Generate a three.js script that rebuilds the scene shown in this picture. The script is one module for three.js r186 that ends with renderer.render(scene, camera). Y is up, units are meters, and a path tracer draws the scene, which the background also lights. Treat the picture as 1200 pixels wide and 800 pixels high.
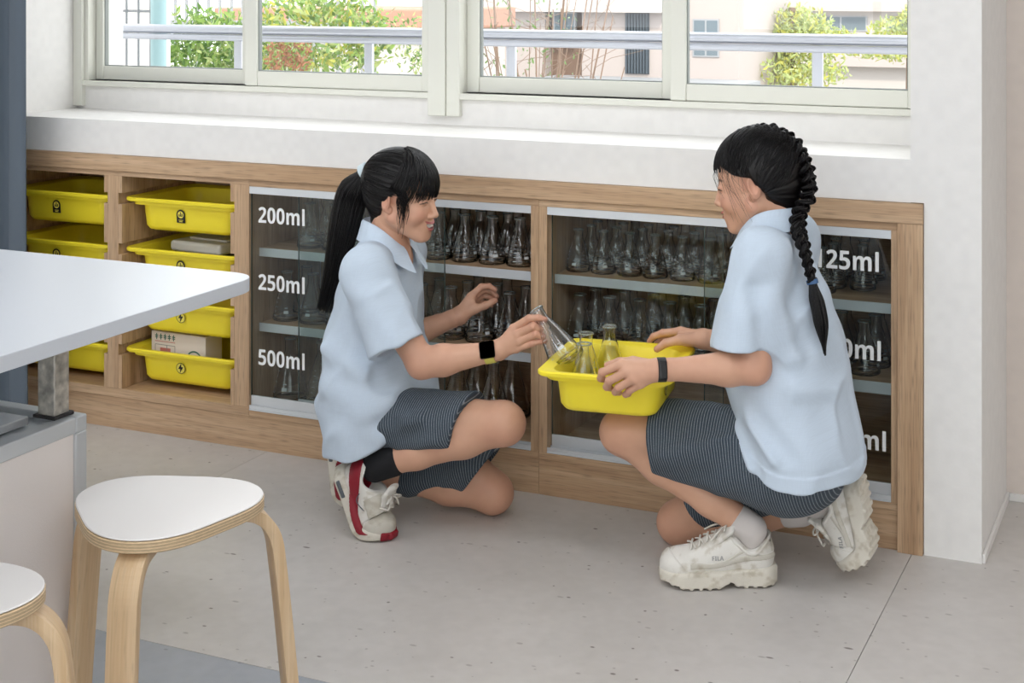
import * as THREE from 'three';
import { RoundedBoxGeometry } from 'three/addons/geometries/RoundedBoxGeometry.js';
import { TextGeometry } from 'three/addons/geometries/TextGeometry.js';
import { FontLoader } from 'three/addons/loaders/FontLoader.js';
import { mergeGeometries, mergeVertices, toCreasedNormals } from 'three/addons/utils/BufferGeometryUtils.js';
import { RectAreaLightUniformsLib } from 'three/addons/lights/RectAreaLightUniformsLib.js';

// ---------------------------------------------------------------- camera, sky, sun, lamps, exposure
const scene = new THREE.Scene();
// level camera with the lens shifted down, as in an architectural photograph
const camera = new THREE.PerspectiveCamera(50.182, 1200 / 1644, 0.05, 300);
camera.position.set(0, 1.36, 3.634);
camera.rotation.set(0, THREE.MathUtils.degToRad(24.796), 0);
camera.setViewOffset(1200, 1644, 0, 844, 1200, 800);
camera.updateProjectionMatrix();

const renderer = new THREE.WebGLRenderer({ antialias: true });
renderer.toneMapping = THREE.LinearToneMapping;
renderer.toneMappingExposure = 1.03;
renderer.shadowMap.enabled = true;
renderer.shadowMap.type = THREE.PCFSoftShadowMap;
RectAreaLightUniformsLib.init();

scene.background = new THREE.Color(0.94, 0.97, 1.0);            // bright overcast sky
scene.backgroundIntensity = 3.4;
const sun = new THREE.DirectionalLight(0xfff3e0, 3.2);          // hazy sun over the roof, on the yard only
sun.position.set(9, 22, 13); sun.target.position.set(-4, 0, -8);
sun.shadow.radius = 8; sun.castShadow = true;
sun.shadow.mapSize.set(2048, 2048);
Object.assign(sun.shadow.camera, { left: -30, right: 30, top: 30, bottom: -30, near: 1, far: 90 });
scene.add(sun, sun.target);

const LAMP_LEVEL = 2.9;                                         // ceiling panels, see makeCeilingLights()

// ---------------------------------------------------------------- small helpers
let seed = 12345;
const rnd = () => { seed = (seed * 1664525 + 1013904223) >>> 0; return seed / 4294967296; };
const rr = (a, b) => a + (b - a) * rnd();
const V = (x, y, z) => new THREE.Vector3(x, y, z);
const A3 = (a) => new THREE.Vector3(a[0], a[1], a[2]);
const lerp = (a, b, t) => a + (b - a) * t;
const clamp = (x, a, b) => Math.min(b, Math.max(a, x));
const sstep = (a, b, x) => { const t = clamp((x - a) / (b - a), 0, 1); return t * t * (3 - 2 * t); };
const taken = new Map();
function numbered(name) {
  const n = taken.get(name) ?? 0; taken.set(name, n + 1);
  return n ? name + '_' + String(n).padStart(3, '0') : name;
}
function shade(o) { o.traverse((c) => { if (c.isMesh) { c.castShadow = true; c.receiveShadow = true; } }); return o; }
function tag(o, label, category, group, kind) {
  if (label) o.userData.label = label;
  if (category) o.userData.category = category;
  if (group) o.userData.group = group;
  if (kind) o.userData.kind = kind;
  return o;
}
function thing(name, label, category, pos = [0, 0, 0], turn = 0, group) {
  const o = new THREE.Group(); o.name = numbered(name);
  o.position.set(...pos); o.rotation.y = turn; scene.add(o);
  return tag(o, label, category, group);
}
function part(parent, name, geo, mat, label) {
  const m = new THREE.Mesh(geo, mat); m.name = name; m.castShadow = m.receiveShadow = true;
  if (label) m.userData.label = label;
  parent.add(m); return m;
}
function solo(name, geo, mat, label, category, group) { const m = part(scene, numbered(name), geo, mat); return tag(m, label, category, group); }
function struct(name, geo, mat) { const m = geo ? part(scene, name, geo, mat) : new THREE.Group(); m.name = name; if (!geo) scene.add(m); m.userData.kind = 'structure'; return m; }

// uv in metres from position, u running along `axis` where it can
function uvBox(g, axis = 'x', ou = 0, ov = 0) {
  const p = g.attributes.position, n = g.attributes.normal, uv = new Float32Array(p.count * 2);
  const ai = 'xyz'.indexOf(axis);
  for (let i = 0; i < p.count; i++) {
    const c = [p.getX(i), p.getY(i), p.getZ(i)], m = [Math.abs(n.getX(i)), Math.abs(n.getY(i)), Math.abs(n.getZ(i))];
    const k = m[0] > m[1] && m[0] > m[2] ? 0 : m[1] > m[2] ? 1 : 2;
    let [a, b] = [0, 1, 2].filter((q) => q !== k);
    if (b === ai) [a, b] = [b, a];
    uv[i * 2] = c[a] + ou; uv[i * 2 + 1] = c[b] + ov;
  }
  g.setAttribute('uv', new THREE.BufferAttribute(uv, 2));
  return g;
}
// box between two corners, edges rounded by r
function bx(x0, x1, y0, y1, z0, z1, r = 0.0015, axis = 'x', shift = 0) {
  const w = Math.abs(x1 - x0), h = Math.abs(y1 - y0), d = Math.abs(z1 - z0);
  const g = r > 0 ? new RoundedBoxGeometry(w, h, d, 2, Math.min(r, w / 2.01, h / 2.01, d / 2.01)) : new THREE.BoxGeometry(w, h, d);
  g.translate((x0 + x1) / 2, (y0 + y1) / 2, (z0 + z1) / 2);
  return uvBox(g, axis, shift, shift * 0.37);
}
function merged(list) {
  list = list.map((g) => (g.index ? g.toNonIndexed() : g));
  for (const g of list) for (const k of Object.keys(g.attributes)) if (!['position', 'normal', 'uv'].includes(k)) g.deleteAttribute(k);
  for (const g of list) if (!g.attributes.uv) g.setAttribute('uv', new THREE.BufferAttribute(new Float32Array(g.attributes.position.count * 2), 2));
  return mergeGeometries(list);
}
function tube(pts, r, seg = 24, sides = 8, closed = false) {
  return new THREE.TubeGeometry(new THREE.CatmullRomCurve3(pts.map((p) => (p.isVector3 ? p : A3(p))), closed), seg, r, sides, closed);
}

// ---------------------------------------------------------------- textures
// hash noise that repeats after `per` cells
const hash2 = (x, y, s) => { let h = (x * 374761393 + y * 668265263 + s * 2147483647) | 0; h = Math.imul(h ^ (h >>> 13), 1274126177); h ^= h >>> 16; return (h >>> 0) / 4294967296; };
function vnoise(x, y, px, py, s) {
  const xi = Math.floor(x), yi = Math.floor(y), fx = x - xi, fy = y - yi, u = fx * fx * (3 - 2 * fx), v = fy * fy * (3 - 2 * fy);
  const w = (a, p) => ((a % p) + p) % p;
  const a = hash2(w(xi, px), w(yi, py), s), b = hash2(w(xi + 1, px), w(yi, py), s), c = hash2(w(xi, px), w(yi + 1, py), s), d = hash2(w(xi + 1, px), w(yi + 1, py), s);
  return a + (b - a) * u + (c - a) * v + (a - b - c + d) * u * v;
}
function fbm(x, y, px, py, s, oct = 4) { let t = 0, a = 0.5, n = 0; for (let o = 0; o < oct; o++) { t += a * vnoise(x, y, px, py, s + o * 17); n += a; a *= 0.5; x *= 2; y *= 2; px *= 2; py *= 2; } return t / n; }
function dataTex(w, h, f, srgb, mx, my) {
  const d = new Uint8Array(w * h * 4);
  for (let y = 0; y < h; y++) for (let x = 0; x < w; x++) {
    const c = f(x / w, y / h, x, y), i = (y * w + x) * 4;
    d[i] = clamp(c[0], 0, 255); d[i + 1] = clamp(c[1], 0, 255); d[i + 2] = clamp(c[2], 0, 255); d[i + 3] = 255;
  }
  const t = new THREE.DataTexture(d, w, h); t.wrapS = t.wrapT = THREE.RepeatWrapping; t.magFilter = THREE.LinearFilter; t.minFilter = THREE.LinearMipmapLinearFilter; t.generateMipmaps = true;
  if (srgb) t.colorSpace = THREE.SRGBColorSpace;
  t.repeat.set(1 / mx, 1 / my); t.needsUpdate = true; return t;
}
const mix3 = (a, b, t) => [lerp(a[0], b[0], t), lerp(a[1], b[1], t), lerp(a[2], b[2], t)];
function oakValue(u, v) {
  const warp = fbm(u * 3, v * 4, 3, 4, 5, 3) * 0.16 + fbm(u * 9, v * 9, 9, 9, 7, 2) * 0.012;
  const bands = vnoise(u * 2, (v + warp) * 22, 2, 22, 11) * 0.55 + vnoise(u * 3, (v + warp) * 60, 3, 60, 12) * 0.3 + vnoise(u * 14, v * 220, 14, 220, 13) * 0.25;
  const pore = Math.pow(vnoise(u * 40, v * 300, 40, 300, 14), 4) * 0.35;
  return [bands, pore, fbm(u * 2, v * 3, 2, 3, 21, 3)];
}
const oakTex = dataTex(1024, 512, (u, v) => {
  const [b, pore, tone] = oakValue(u, v);
  let c = mix3([222, 188, 150], [164, 127, 91], clamp(b * 1.15 - 0.12, 0, 1));
  c = mix3(c, [198, 173, 147], tone * 0.4);
  return c.map((q) => q * (1 - pore * 0.55));
}, true, 1.5, 0.5);
const oakBump = dataTex(1024, 512, (u, v) => { const [b, pore] = oakValue(u, v); const q = 200 - b * 60 - pore * 200; return [q, q, q]; }, false, 1.5, 0.5);
const birchTex = dataTex(512, 512, (u, v) => {
  const w = fbm(u * 2, v * 3, 2, 3, 31, 3) * 0.2;
  const b = vnoise(u * 2, (v + w) * 26, 2, 26, 32) * 0.6 + vnoise(u * 8, v * 120, 8, 120, 33) * 0.4;
  const c = mix3([226, 200, 164], [204, 170, 128], b);
  return c.map((q) => q * (1 - Math.pow(vnoise(u * 30, v * 160, 30, 160, 34), 6) * 0.08));
}, true, 0.8, 0.3);
const plyTex = dataTex(64, 256, (u, v) => {
  const layer = Math.floor(v * 8), e = Math.abs(v * 8 - layer - 0.5) > 0.42 ? 0.8 : 1, k = layer % 2 ? 1 : 0.86;
  const n = 0.93 + 0.12 * vnoise(u * 24, v * 40, 24, 40, 41);
  return [222 * k * e * n, 194 * k * e * n, 154 * k * e * n];
}, true, 0.1, 0.02);
function vinyl(light, dark, fleckDark) {
  const flecks = [];
  let s2 = 99; const r2 = () => { s2 = (s2 * 1664525 + 1013904223) >>> 0; return s2 / 4294967296; };
  for (let i = 0; i < 260; i++) flecks.push([r2(), r2(), 0.0012 + r2() * 0.0026, 0.4 + r2() * 0.9, r2()]);
  const grid = new Map();
  for (const f of flecks) { const k = Math.floor(f[0] * 16) + ',' + Math.floor(f[1] * 16); for (let a = -1; a < 2; a++) for (let b = -1; b < 2; b++) { const q = ((Math.floor(f[0] * 16) + a + 16) % 16) + ',' + ((Math.floor(f[1] * 16) + b + 16) % 16); if (!grid.has(q)) grid.set(q, []); grid.get(q).push(f); } }
  return dataTex(768, 768, (u, v) => {
    const n = fbm(u * 5, v * 5, 5, 5, 51, 5), m = fbm(u * 60, v * 60, 60, 60, 52, 2);
    let c = mix3(light, dark, clamp(n * 0.9 + m * 0.35 - 0.15, 0, 1));
    for (const f of grid.get(Math.floor(u * 16) + ',' + Math.floor(v * 16)) ?? []) {
      let dx = u - f[0], dy = v - f[1]; dx -= Math.round(dx); dy -= Math.round(dy);
      const d = Math.hypot(dx * f[3], dy) / f[2];
      if (d < 1) c = mix3(c, fleckDark, (f[4] < 0.3 ? 0.75 : 0.28) * sstep(1, 0.5, d));
    }
    return c;
  }, true, 1.3, 1.3);
}
const plasterBump = dataTex(512, 512, (u, v) => { const q = 110 + 90 * fbm(u * 8, v * 8, 8, 8, 61, 5) + 30 * vnoise(u * 120, v * 120, 120, 120, 62); return [q, q, q]; }, false, 0.8, 0.8);
const fineBump = dataTex(256, 256, (u, v) => { const q = 128 + 60 * (vnoise(u * 64, v * 64, 64, 64, 63) - 0.5) + 60 * (vnoise(u * 128, v * 128, 128, 128, 64) - 0.5); return [q, q, q]; }, false, 0.1, 0.1);
const weaveBump = dataTex(256, 256, (u, v) => {
  const q = 120 + 45 * Math.sin(u * Math.PI * 2 * 64) * (0.7 + 0.6 * vnoise(u * 64, v * 8, 64, 8, 65)) + 45 * Math.sin(v * Math.PI * 2 * 64) * (0.7 + 0.6 * vnoise(u * 8, v * 64, 8, 64, 66)); return [q, q, q];
}, false, 0.04, 0.04);
const shirtTex = dataTex(256, 256, (u, v) => {
  const k = 1 - 0.02 * vnoise(u * 128, v * 6, 128, 6, 67) - 0.02 * vnoise(u * 6, v * 128, 6, 128, 68);
  return [204 * k, 218 * k, 232 * k];
}, true, 0.08, 0.08);
const stripeTex = dataTex(256, 128, (u, v) => {
  const s = (u * 16) % 1, l = sstep(0.0, 0.12, s) * sstep(0.34, 0.22, s);
  const n = 0.86 + 0.28 * vnoise(u * 128, v * 128, 128, 128, 69);
  return mix3([62, 73, 84], [142, 150, 156], l).map((q) => q * n);
}, true, 0.098, 0.098);
const curtainBump = dataTex(256, 256, (u, v) => { const q = 128 + 50 * Math.sin(u * 400) + 40 * (vnoise(u * 90, v * 90, 90, 90, 71) - 0.5); return [q, q, q]; }, false, 0.2, 0.2);
const brushed = dataTex(256, 256, (u, v) => { const q = 120 + 90 * (vnoise(u * 4, v * 200, 4, 200, 72) - 0.5) + 40 * (fbm(u * 6, v * 6, 6, 6, 73, 3) - 0.5); return [q, q, q]; }, false, 0.3, 0.3);
const galvTex = dataTex(256, 256, (u, v) => { const n = fbm(u * 18, v * 18, 18, 18, 74, 4), k = 130 + 110 * n; return [k, k * 0.98, k * 0.93]; }, true, 0.25, 0.25);
const scuffTex = dataTex(256, 256, (u, v) => { const n = fbm(u * 7, v * 7, 7, 7, 75, 5), k = sstep(0.5, 0.8, n); return mix3([226, 223, 215], [190, 182, 166], k * 0.6); }, true, 0.12, 0.12);
const wallTex = dataTex(512, 512, (u, v) => { const k = 1 - 0.035 * fbm(u * 4, v * 4, 4, 4, 76, 4) - 0.02 * vnoise(u * 90, v * 90, 90, 90, 77); return [244 * k, 242 * k, 238 * k]; }, true, 1.7, 1.7);

// ---------------------------------------------------------------- materials
const std = (o) => new THREE.MeshStandardMaterial(o), phys = (o) => new THREE.MeshPhysicalMaterial(o);
const M = {
  oak: std({ map: oakTex, bumpMap: oakBump, bumpScale: 0.0006, roughness: 0.55 }),
wall: std({ map: wallTex, bumpMap: plasterBump, bumpScale: 0.0012, roughness: 0.85 }),
  wallPink: std({ map: wallTex, color: 0xf6ece5, bumpMap: plasterBump, bumpScale: 0.0012, roughness: 0.85 }),
  sill: std({ map: wallTex, bumpMap: plasterBump, bumpScale: 0.0008, roughness: 0.5 }),
  ceiling: std({ color: 0xeeeeec, roughness: 0.9 }),
  floor: std({ map: vinyl([213, 208, 203], [191, 186, 180], [94, 84, 78]), bumpMap: fineBump, bumpScale: 0.0003, roughness: 0.42 }),
  floorDark: std({ map: vinyl([174, 178, 184], [152, 156, 163], [76, 76, 80]), bumpMap: fineBump, bumpScale: 0.0003, roughness: 0.42 }),
  floorUnder: std({ color: 0xaaa69f, roughness: 0.9 }),
  frame: std({ color: 0xe6e6db, roughness: 0.38, bumpMap: fineBump, bumpScale: 0.0001 }),
  gasket: std({ color: 0x8b908c, roughness: 0.7 }),
  alu: phys({ color: 0xd9dde0, roughness: 0.42, metalness: 0.35, bumpMap: brushed, bumpScale: 0.0002 }),
  aluFrame: phys({ color: 0xcfd3d5, roughness: 0.38, metalness: 0.45, bumpMap: brushed, bumpScale: 0.0002 }),
  galv: phys({ map: galvTex, roughness: 0.36, metalness: 0.55, bumpMap: brushed, bumpScale: 0.0003 }),
  steel: phys({ color: 0xdcdfe1, roughness: 0.25, metalness: 0.4, bumpMap: brushed, bumpScale: 0.0003 }),
  pane: phys({ color: 0xffffff, roughness: 0.0, transmission: 1, thickness: 0, ior: 1.5 }),
  doorGlass: phys({ color: 0xdfe6e4, roughness: 0.0, transmission: 1, thickness: 0, ior: 1.52 }),
  glassEdge: std({ color: 0x4f5c56, roughness: 0.2 }),
  flask: phys({ color: 0xffffff, roughness: 0.0, transmission: 1, thickness: 0.002, ior: 1.5 }),
  flaskRim: phys({ color: 0xe8f0f0, roughness: 0.05, transmission: 0.75, thickness: 0, ior: 1.5 }),
  print: std({ color: 0xd4d8d6, roughness: 0.6 }),
  letter: std({ color: 0xf4f5f3, roughness: 0.55 }),
  yellow: phys({ color: 0xffea38, roughness: 0.36, bumpMap: fineBump, bumpScale: 0.00015 }),
  yellowFlat: std({ color: 0xf4e460, roughness: 0.5 }),
  black: std({ color: 0x111111, roughness: 0.55 }),
  table: std({ color: 0xcaced3, roughness: 0.32, bumpMap: fineBump, bumpScale: 0.0001 }),
  tableEdge: std({ color: 0xd4d5d8, roughness: 0.45 }),
  polycarb: phys({ color: 0xf0e8e2, roughness: 0.45, bumpMap: fineBump, bumpScale: 0.0004, clearcoat: 0.3, clearcoatRoughness: 0.35 }),
  curtain: std({ color: 0x5c6670, roughness: 0.95, bumpMap: curtainBump, bumpScale: 0.0006 }),
  birch: std({ map: birchTex, roughness: 0.5, bumpMap: fineBump, bumpScale: 0.0001 }),
  ply: std({ map: plyTex, roughness: 0.55 }),
  seat: std({ color: 0xece8e4, roughness: 0.45, bumpMap: fineBump, bumpScale: 0.0001 }),
  device: std({ color: 0xdcdad2, roughness: 0.45 }),
  dark: std({ color: 0x1c1a1a, roughness: 0.6 }),
  card: std({ color: 0xe6dbd2, roughness: 0.7 }),
  inkRed: std({ color: 0xc97a70, roughness: 0.7 }), inkGreen: std({ color: 0x3f6f62, roughness: 0.7 }), inkGrey: std({ color: 0x8a8a84, roughness: 0.7 }),
};
// ---------------------------------------------------------------- the room
const CEIL = 3.0, X0 = -6.2, X1 = 3.2, Z1 = 6.6;
{
  // floor: vinyl sheets laid in strips on a screed, with narrow open seams
  const fl = struct('floor', bx(X0, X1, -0.2, -0.004, -0.6, Z1, 0), M.floorUnder);
  const seams = [X0, -4.29, -2.46, -0.63, 1.2, X1], g = 0.0008;
  for (let i = 0; i + 1 < seams.length; i++) part(fl, 'vinyl_sheet', bx(seams[i] + g, seams[i + 1] - g, -0.004, 0, -0.6, 1.145 - g, 0), M.floor);
  part(fl, 'vinyl_sheet', bx(X0, X1, -0.004, 0, 1.145 + g, 3.2, 0), M.floorDark, 'darker grey vinyl strip');
  for (let i = 0; i + 1 < seams.length; i++) part(fl, 'vinyl_sheet', bx(seams[i] + g, seams[i + 1] - g, -0.004, 0, 3.2 + 2 * g, Z1, 0), M.floor);
  const ceil = struct('ceiling', bx(X0 - 0.2, X1 + 0.2, CEIL, CEIL + 0.2, -0.75, Z1 + 0.2, 0), M.ceiling);
  struct('wall_left', bx(X0 - 0.2, X0, -0.2, CEIL, -0.75, Z1 + 0.2, 0), M.wall);
  struct('wall_right', bx(X1, X1 + 0.2, -0.2, CEIL, -0.75, Z1 + 0.2, 0), M.wall);
  const wf = struct('wall_front');                              // window side behind the photographer
  part(wf, 'parapet', bx(X0, X1, -0.2, 0.95, Z1, Z1 + 0.2, 0), M.wall); part(wf, 'lintel', bx(X0, X1, 2.5, CEIL, Z1, Z1 + 0.2, 0), M.wall);
  const open = [[-5.7, -3.6], [-3.2, -1.1], [-0.7, 1.4], [1.8, 2.9]]; let px = X0;
  open.forEach(([a, b], i) => {
    part(wf, 'pier', bx(px, a, 0.95, 2.5, Z1, Z1 + 0.2, 0), M.wall); px = b;
    const w = struct('window_' + (i + 3)), m = (a + b) / 2, z0 = Z1 + 0.06, z1 = Z1 + 0.11;
    for (const x of [a, m - 0.025, b - 0.05]) part(w, 'stile', bx(x, x + 0.05, 0.95, 2.5, z0, z1, 0.003), M.frame);
    for (const y of [0.95, 2.45]) part(w, 'rail', bx(a + 0.05, b - 0.05, y, y + 0.05, z0, z1, 0.003), M.frame);
    for (const [c, d] of [[a + 0.05, m - 0.025], [m + 0.025, b - 0.05]]) part(w, 'pane', new THREE.PlaneGeometry(d - c, 1.4).translate((c + d) / 2, 1.725, Z1 + 0.085), M.pane);
  });
  part(wf, 'pier', bx(px, X1, 0.95, 2.5, Z1, Z1 + 0.2, 0), M.wall);
  // window wall: masonry behind the cabinet, deep plastered sill, reveals, lintel, pier, alcove
  const wb = struct('wall_back');
  part(wb, 'masonry', bx(X0, -0.634, -0.2, 0.835, -0.62, -0.43, 0), M.wall);
  part(wb, 'sill_block', bx(-3.43, -0.634, 0.833, 0.936, -0.46, 0.0, 0), M.sill);
  part(wb, 'parapet', bx(-3.43, -0.634, 0.834, 1.03, -0.55, -0.312, 0.001), M.wall);
  part(wb, 'lintel', bx(-3.43, -0.634, 2.34, CEIL, -0.55, 0.0, 0.002), M.wall);
  part(wb, 'pier', bx(X0, -3.43, 0.834, CEIL, -0.55, 0.0, 0.002), M.wall);
  part(wb, 'pier', bx(X0, -3.56, 0.0, 0.834, -0.55, 0.0, 0), M.wall);
  part(wb, 'pier', bx(-0.634, -0.471, 0.834, CEIL, -0.55, 0.0, 0), M.wall);
  part(wb, 'pier', bx(-0.603, -0.471, 0.0, 0.834, -0.55, 0.0, 0), M.wall);
  part(wb, 'alcove_wall', bx(-0.471, X1, 0.0, CEIL, -0.62, -0.481, 0), M.wallPink);
  // low skirting along the pier side and alcove
  const sk = struct('baseboard_right');
  part(sk, 'skirting', bx(-0.471, -0.463, 0, 0.022, -0.481, -0.004, 0.002), M.wall);
  part(sk, 'skirting', bx(-0.463, X1, 0, 0.02, -0.481, -0.473, 0.002), M.wall);
}
// ---------------------------------------------------------------- windows: two sliding pairs
function sash(parent, x0, x1, zf, stileL, stileR) {
  const yb = 1.031, yt = 2.3, zb = zf - 0.032, rail = 0.046;
  const s = new THREE.Group(); s.name = 'window_sash'; parent.add(s);
  part(s, 'stile', bx(x0, x0 + stileL, yb, yt, zb, zf, 0.003, 'y'), M.frame);
  part(s, 'stile', bx(x1 - stileR, x1, yb, yt, zb, zf, 0.003, 'y'), M.frame);
  part(s, 'rail', bx(x0 + stileL, x1 - stileR, yb, yb + rail, zb, zf - 0.002, 0.003), M.frame);
  part(s, 'rail', bx(x0 + stileL, x1 - stileR, yt - rail, yt, zb, zf - 0.002, 0.003), M.frame);
  const a = x0 + stileL, b = x1 - stileR, y0 = yb + rail, y1 = yt - rail, w = 0.003;
  part(s, 'gasket', merged([bx(a, b, y0, y0 + w, zb + 0.006, zf - 0.008, 0), bx(a, b, y1 - w, y1, zb + 0.006, zf - 0.008, 0), bx(a, a + w, y0 + w, y1 - w, zb + 0.006, zf - 0.008, 0), bx(b - w, b, y0 + w, y1 - w, zb + 0.006, zf - 0.008, 0)]), M.gasket);
  const g = new THREE.PlaneGeometry(b - a, y1 - y0); g.translate((a + b) / 2, (y0 + y1) / 2, zb + 0.014);
  part(s, 'pane', g, M.pane);
}
{
  const w1 = struct('window_1'), w2 = struct('window_2');
  const fr = (w, x0, x1) => {
    part(w, 'frame_sill', bx(x0, x1, 1.012, 1.03, -0.40, -0.296, 0.003), M.frame);
    part(w, 'frame_head', bx(x0, x1, 2.3, 2.342, -0.40, -0.296, 0.003), M.frame);
  };
  fr(w1, -3.43, -2.03); fr(w2, -2.03, -0.634);
  part(w1, 'jamb', bx(-3.43, -3.392, 0.945, 2.3, -0.40, -0.292, 0.003, 'y'), M.frame);
  part(w1, 'jamb', bx(-3.392, -3.376, 1.03, 2.3, -0.40, -0.306, 0.002, 'y'), M.frame);
  part(w1, 'mullion', bx(-2.088, -2.03, 0.962, 2.3, -0.40, -0.288, 0.003, 'y'), M.frame);
  part(w2, 'mullion', bx(-2.029, -1.985, 0.962, 2.3, -0.40, -0.294, 0.003, 'y'), M.frame);
  part(w2, 'jamb', bx(-0.664, -0.634, 0.96, 2.3, -0.40, -0.292, 0.003, 'y'), M.frame);
  sash(w1, -3.374, -2.745, -0.342, 0.03, 0.04); sash(w1, -2.748, -2.088, -0.304, 0.045, 0.028);
  sash(w2, -1.985, -1.335, -0.342, 0.04, 0.04); sash(w2, -1.338, -0.664, -0.304, 0.045, 0.03);
}
// ---------------------------------------------------------------- ceiling lamps
{
  const glow = std({ color: 0xffffff, emissive: 0xf3f7ff, emissiveIntensity: LAMP_LEVEL });
  const rows = [['by the windows', 1.9], ['down the middle of the room', 3.7], ['by the far wall', 5.5]];
  for (const [where, z] of rows) for (const x of [-5.0, -2.9, -0.8, 1.4]) {
    const t = thing('ceiling_light', 'flat white ceiling panel lamp in the row ' + where, 'ceiling light', [x, CEIL, z], 0, 'ceiling panel lamps ' + where);
    part(t, 'housing', bx(-0.62, 0.62, -0.03, 0, -0.32, 0.32, 0.004), M.frame);
    part(t, 'diffuser', bx(-0.6, 0.6, -0.034, -0.0305, -0.3, 0.3, 0), glow);
    const l = new THREE.RectAreaLight(0xf3f7ff, LAMP_LEVEL, 1.2, 0.6);
    l.position.set(0, -0.037, 0); l.rotation.x = -Math.PI / 2; t.add(l);
  }
}
// ---------------------------------------------------------------- built-in cabinet row under the window
const font = await new FontLoader().loadAsync('fonts/droid/droid_sans_bold.typeface.json');
function textGeo(str, size, depth = 0.0006) {
  const g = new TextGeometry(str, { font, size, depth, curveSegments: 5, bevelEnabled: false });
  g.computeBoundingBox(); return g;
}
let board = 0;
const oakB = (p, name, x0, x1, y0, y1, z0, z1, axis = 'x', mat = M.oak) => part(p, name, bx(x0, x1, y0, y1, z0, z1, 0.0012, axis, (board++ * 0.413) % 1.5), mat);
const ZB = -0.40;
{
  const top = thing('capping_shelf', 'long oak top slab capping the whole cabinet row under the white sill', 'top slab');
  oakB(top, 'board', -3.55, -2.0, 0.784, 0.832, -0.38, 0.010);
  oakB(top, 'board', -1.9995, -0.604, 0.784, 0.832, -0.38, 0.010);
  const end = thing('cabinet_end_panel', 'upright oak end board closing the cabinet row beside the white pier', 'panel');
  oakB(end, 'board', -0.6635, -0.6045, 0.0, 0.7835, ZB, 0.010, 'y');
  const pl = thing('cabinet_plinth', 'low oak plinth running along the floor under the cabinets', 'plinth');
  oakB(pl, 'board', -3.55, -1.602, 0.0, 0.0945, -0.36, -0.003);
  oakB(pl, 'board', -1.6015, -0.6645, 0.0, 0.0945, -0.36, -0.003);
}
// rounded rectangle ring, n points per corner
function rrect(w, d, r, y, n = 6, cx = 0, cz = 0) {
  const out = [], hw = w / 2 - r, hd = d / 2 - r;
  for (const [sx, sz, a0] of [[1, 1, 0], [-1, 1, 1], [-1, -1, 2], [1, -1, 3]])
    for (let i = 0; i <= n; i++) { const a = (a0 + i / n) * Math.PI / 2; out.push([cx + sx * hw + Math.cos(a) * r, y, cz + sz * hd + Math.sin(a) * r]); }
  return out;
}
function loftRings(rings, capFirst = true, capLast = true) {
  const n = rings[0].length, pos = [], idx = [];
  for (const r of rings) for (const p of r) pos.push(...p);
  for (let i = 0; i + 1 < rings.length; i++) for (let j = 0; j < n; j++) {
    const a = i * n + j, b = i * n + (j + 1) % n, c = a + n, d = b + n; idx.push(a, c, b, b, c, d);
  }
  const cap = (ring, base, flip) => { const m = ring.reduce((s, p) => [s[0] + p[0] / n, s[1] + p[1] / n, s[2] + p[2] / n], [0, 0, 0]); const k = pos.length / 3; pos.push(...m); for (let j = 0; j < n; j++) { const a = base + j, b = base + (j + 1) % n; flip ? idx.push(k, b, a) : idx.push(k, a, b); } };
  if (capFirst) cap(rings[0], 0, false);
  if (capLast) cap(rings[rings.length - 1], (rings.length - 1) * n, true);
  const g = new THREE.BufferGeometry();
  g.setAttribute('position', new THREE.Float32BufferAttribute(pos, 3)); g.setIndex(idx);
  return uvBox(toCreasedNormals(g, 0.7));
}
// storage tray: origin at the centre of the rim top
function trayGeo(w, d, h) {
  const R = rrect, f = 0.034;
  return loftRings([
    R(w - 2 * f - 0.05, d - 2 * f - 0.045, 0.03, -h), R(w - 2 * f - 0.03, d - 2 * f - 0.025, 0.036, -h + 0.003), R(w - 2 * f - 0.014, d - 2 * f - 0.01, 0.04, -h + 0.014),
    R(w - 2 * f, d - 2 * f + 0.004, 0.045, -0.024), R(w - 0.034, d - 0.03, 0.036, -0.0225), R(w - 0.03, d - 0.028, 0.036, -0.013), R(w - 0.004, d - 0.004, 0.03, -0.012), R(w, d, 0.03, -0.009), R(w, d, 0.03, -0.003), R(w - 0.006, d - 0.006, 0.028, 0),
    R(w - 0.03, d - 0.03, 0.034, -0.001), R(w - 0.056, d - 0.056, 0.04, -0.006), R(w - 2 * f - 0.006, d - 2 * f - 0.002, 0.043, -0.026), R(w - 2 * f - 0.02, d - 2 * f - 0.016, 0.036, -h + 0.016), R(w - 2 * f - 0.06, d - 2 * f - 0.05, 0.025, -h + 0.004),
  ]);
}
const flatShape = (pts, depth = 0.0006) => { const s = new THREE.Shape(); pts(s); return new THREE.ExtrudeGeometry(s, { depth, bevelEnabled: false, curveSegments: 14 }); };
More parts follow.
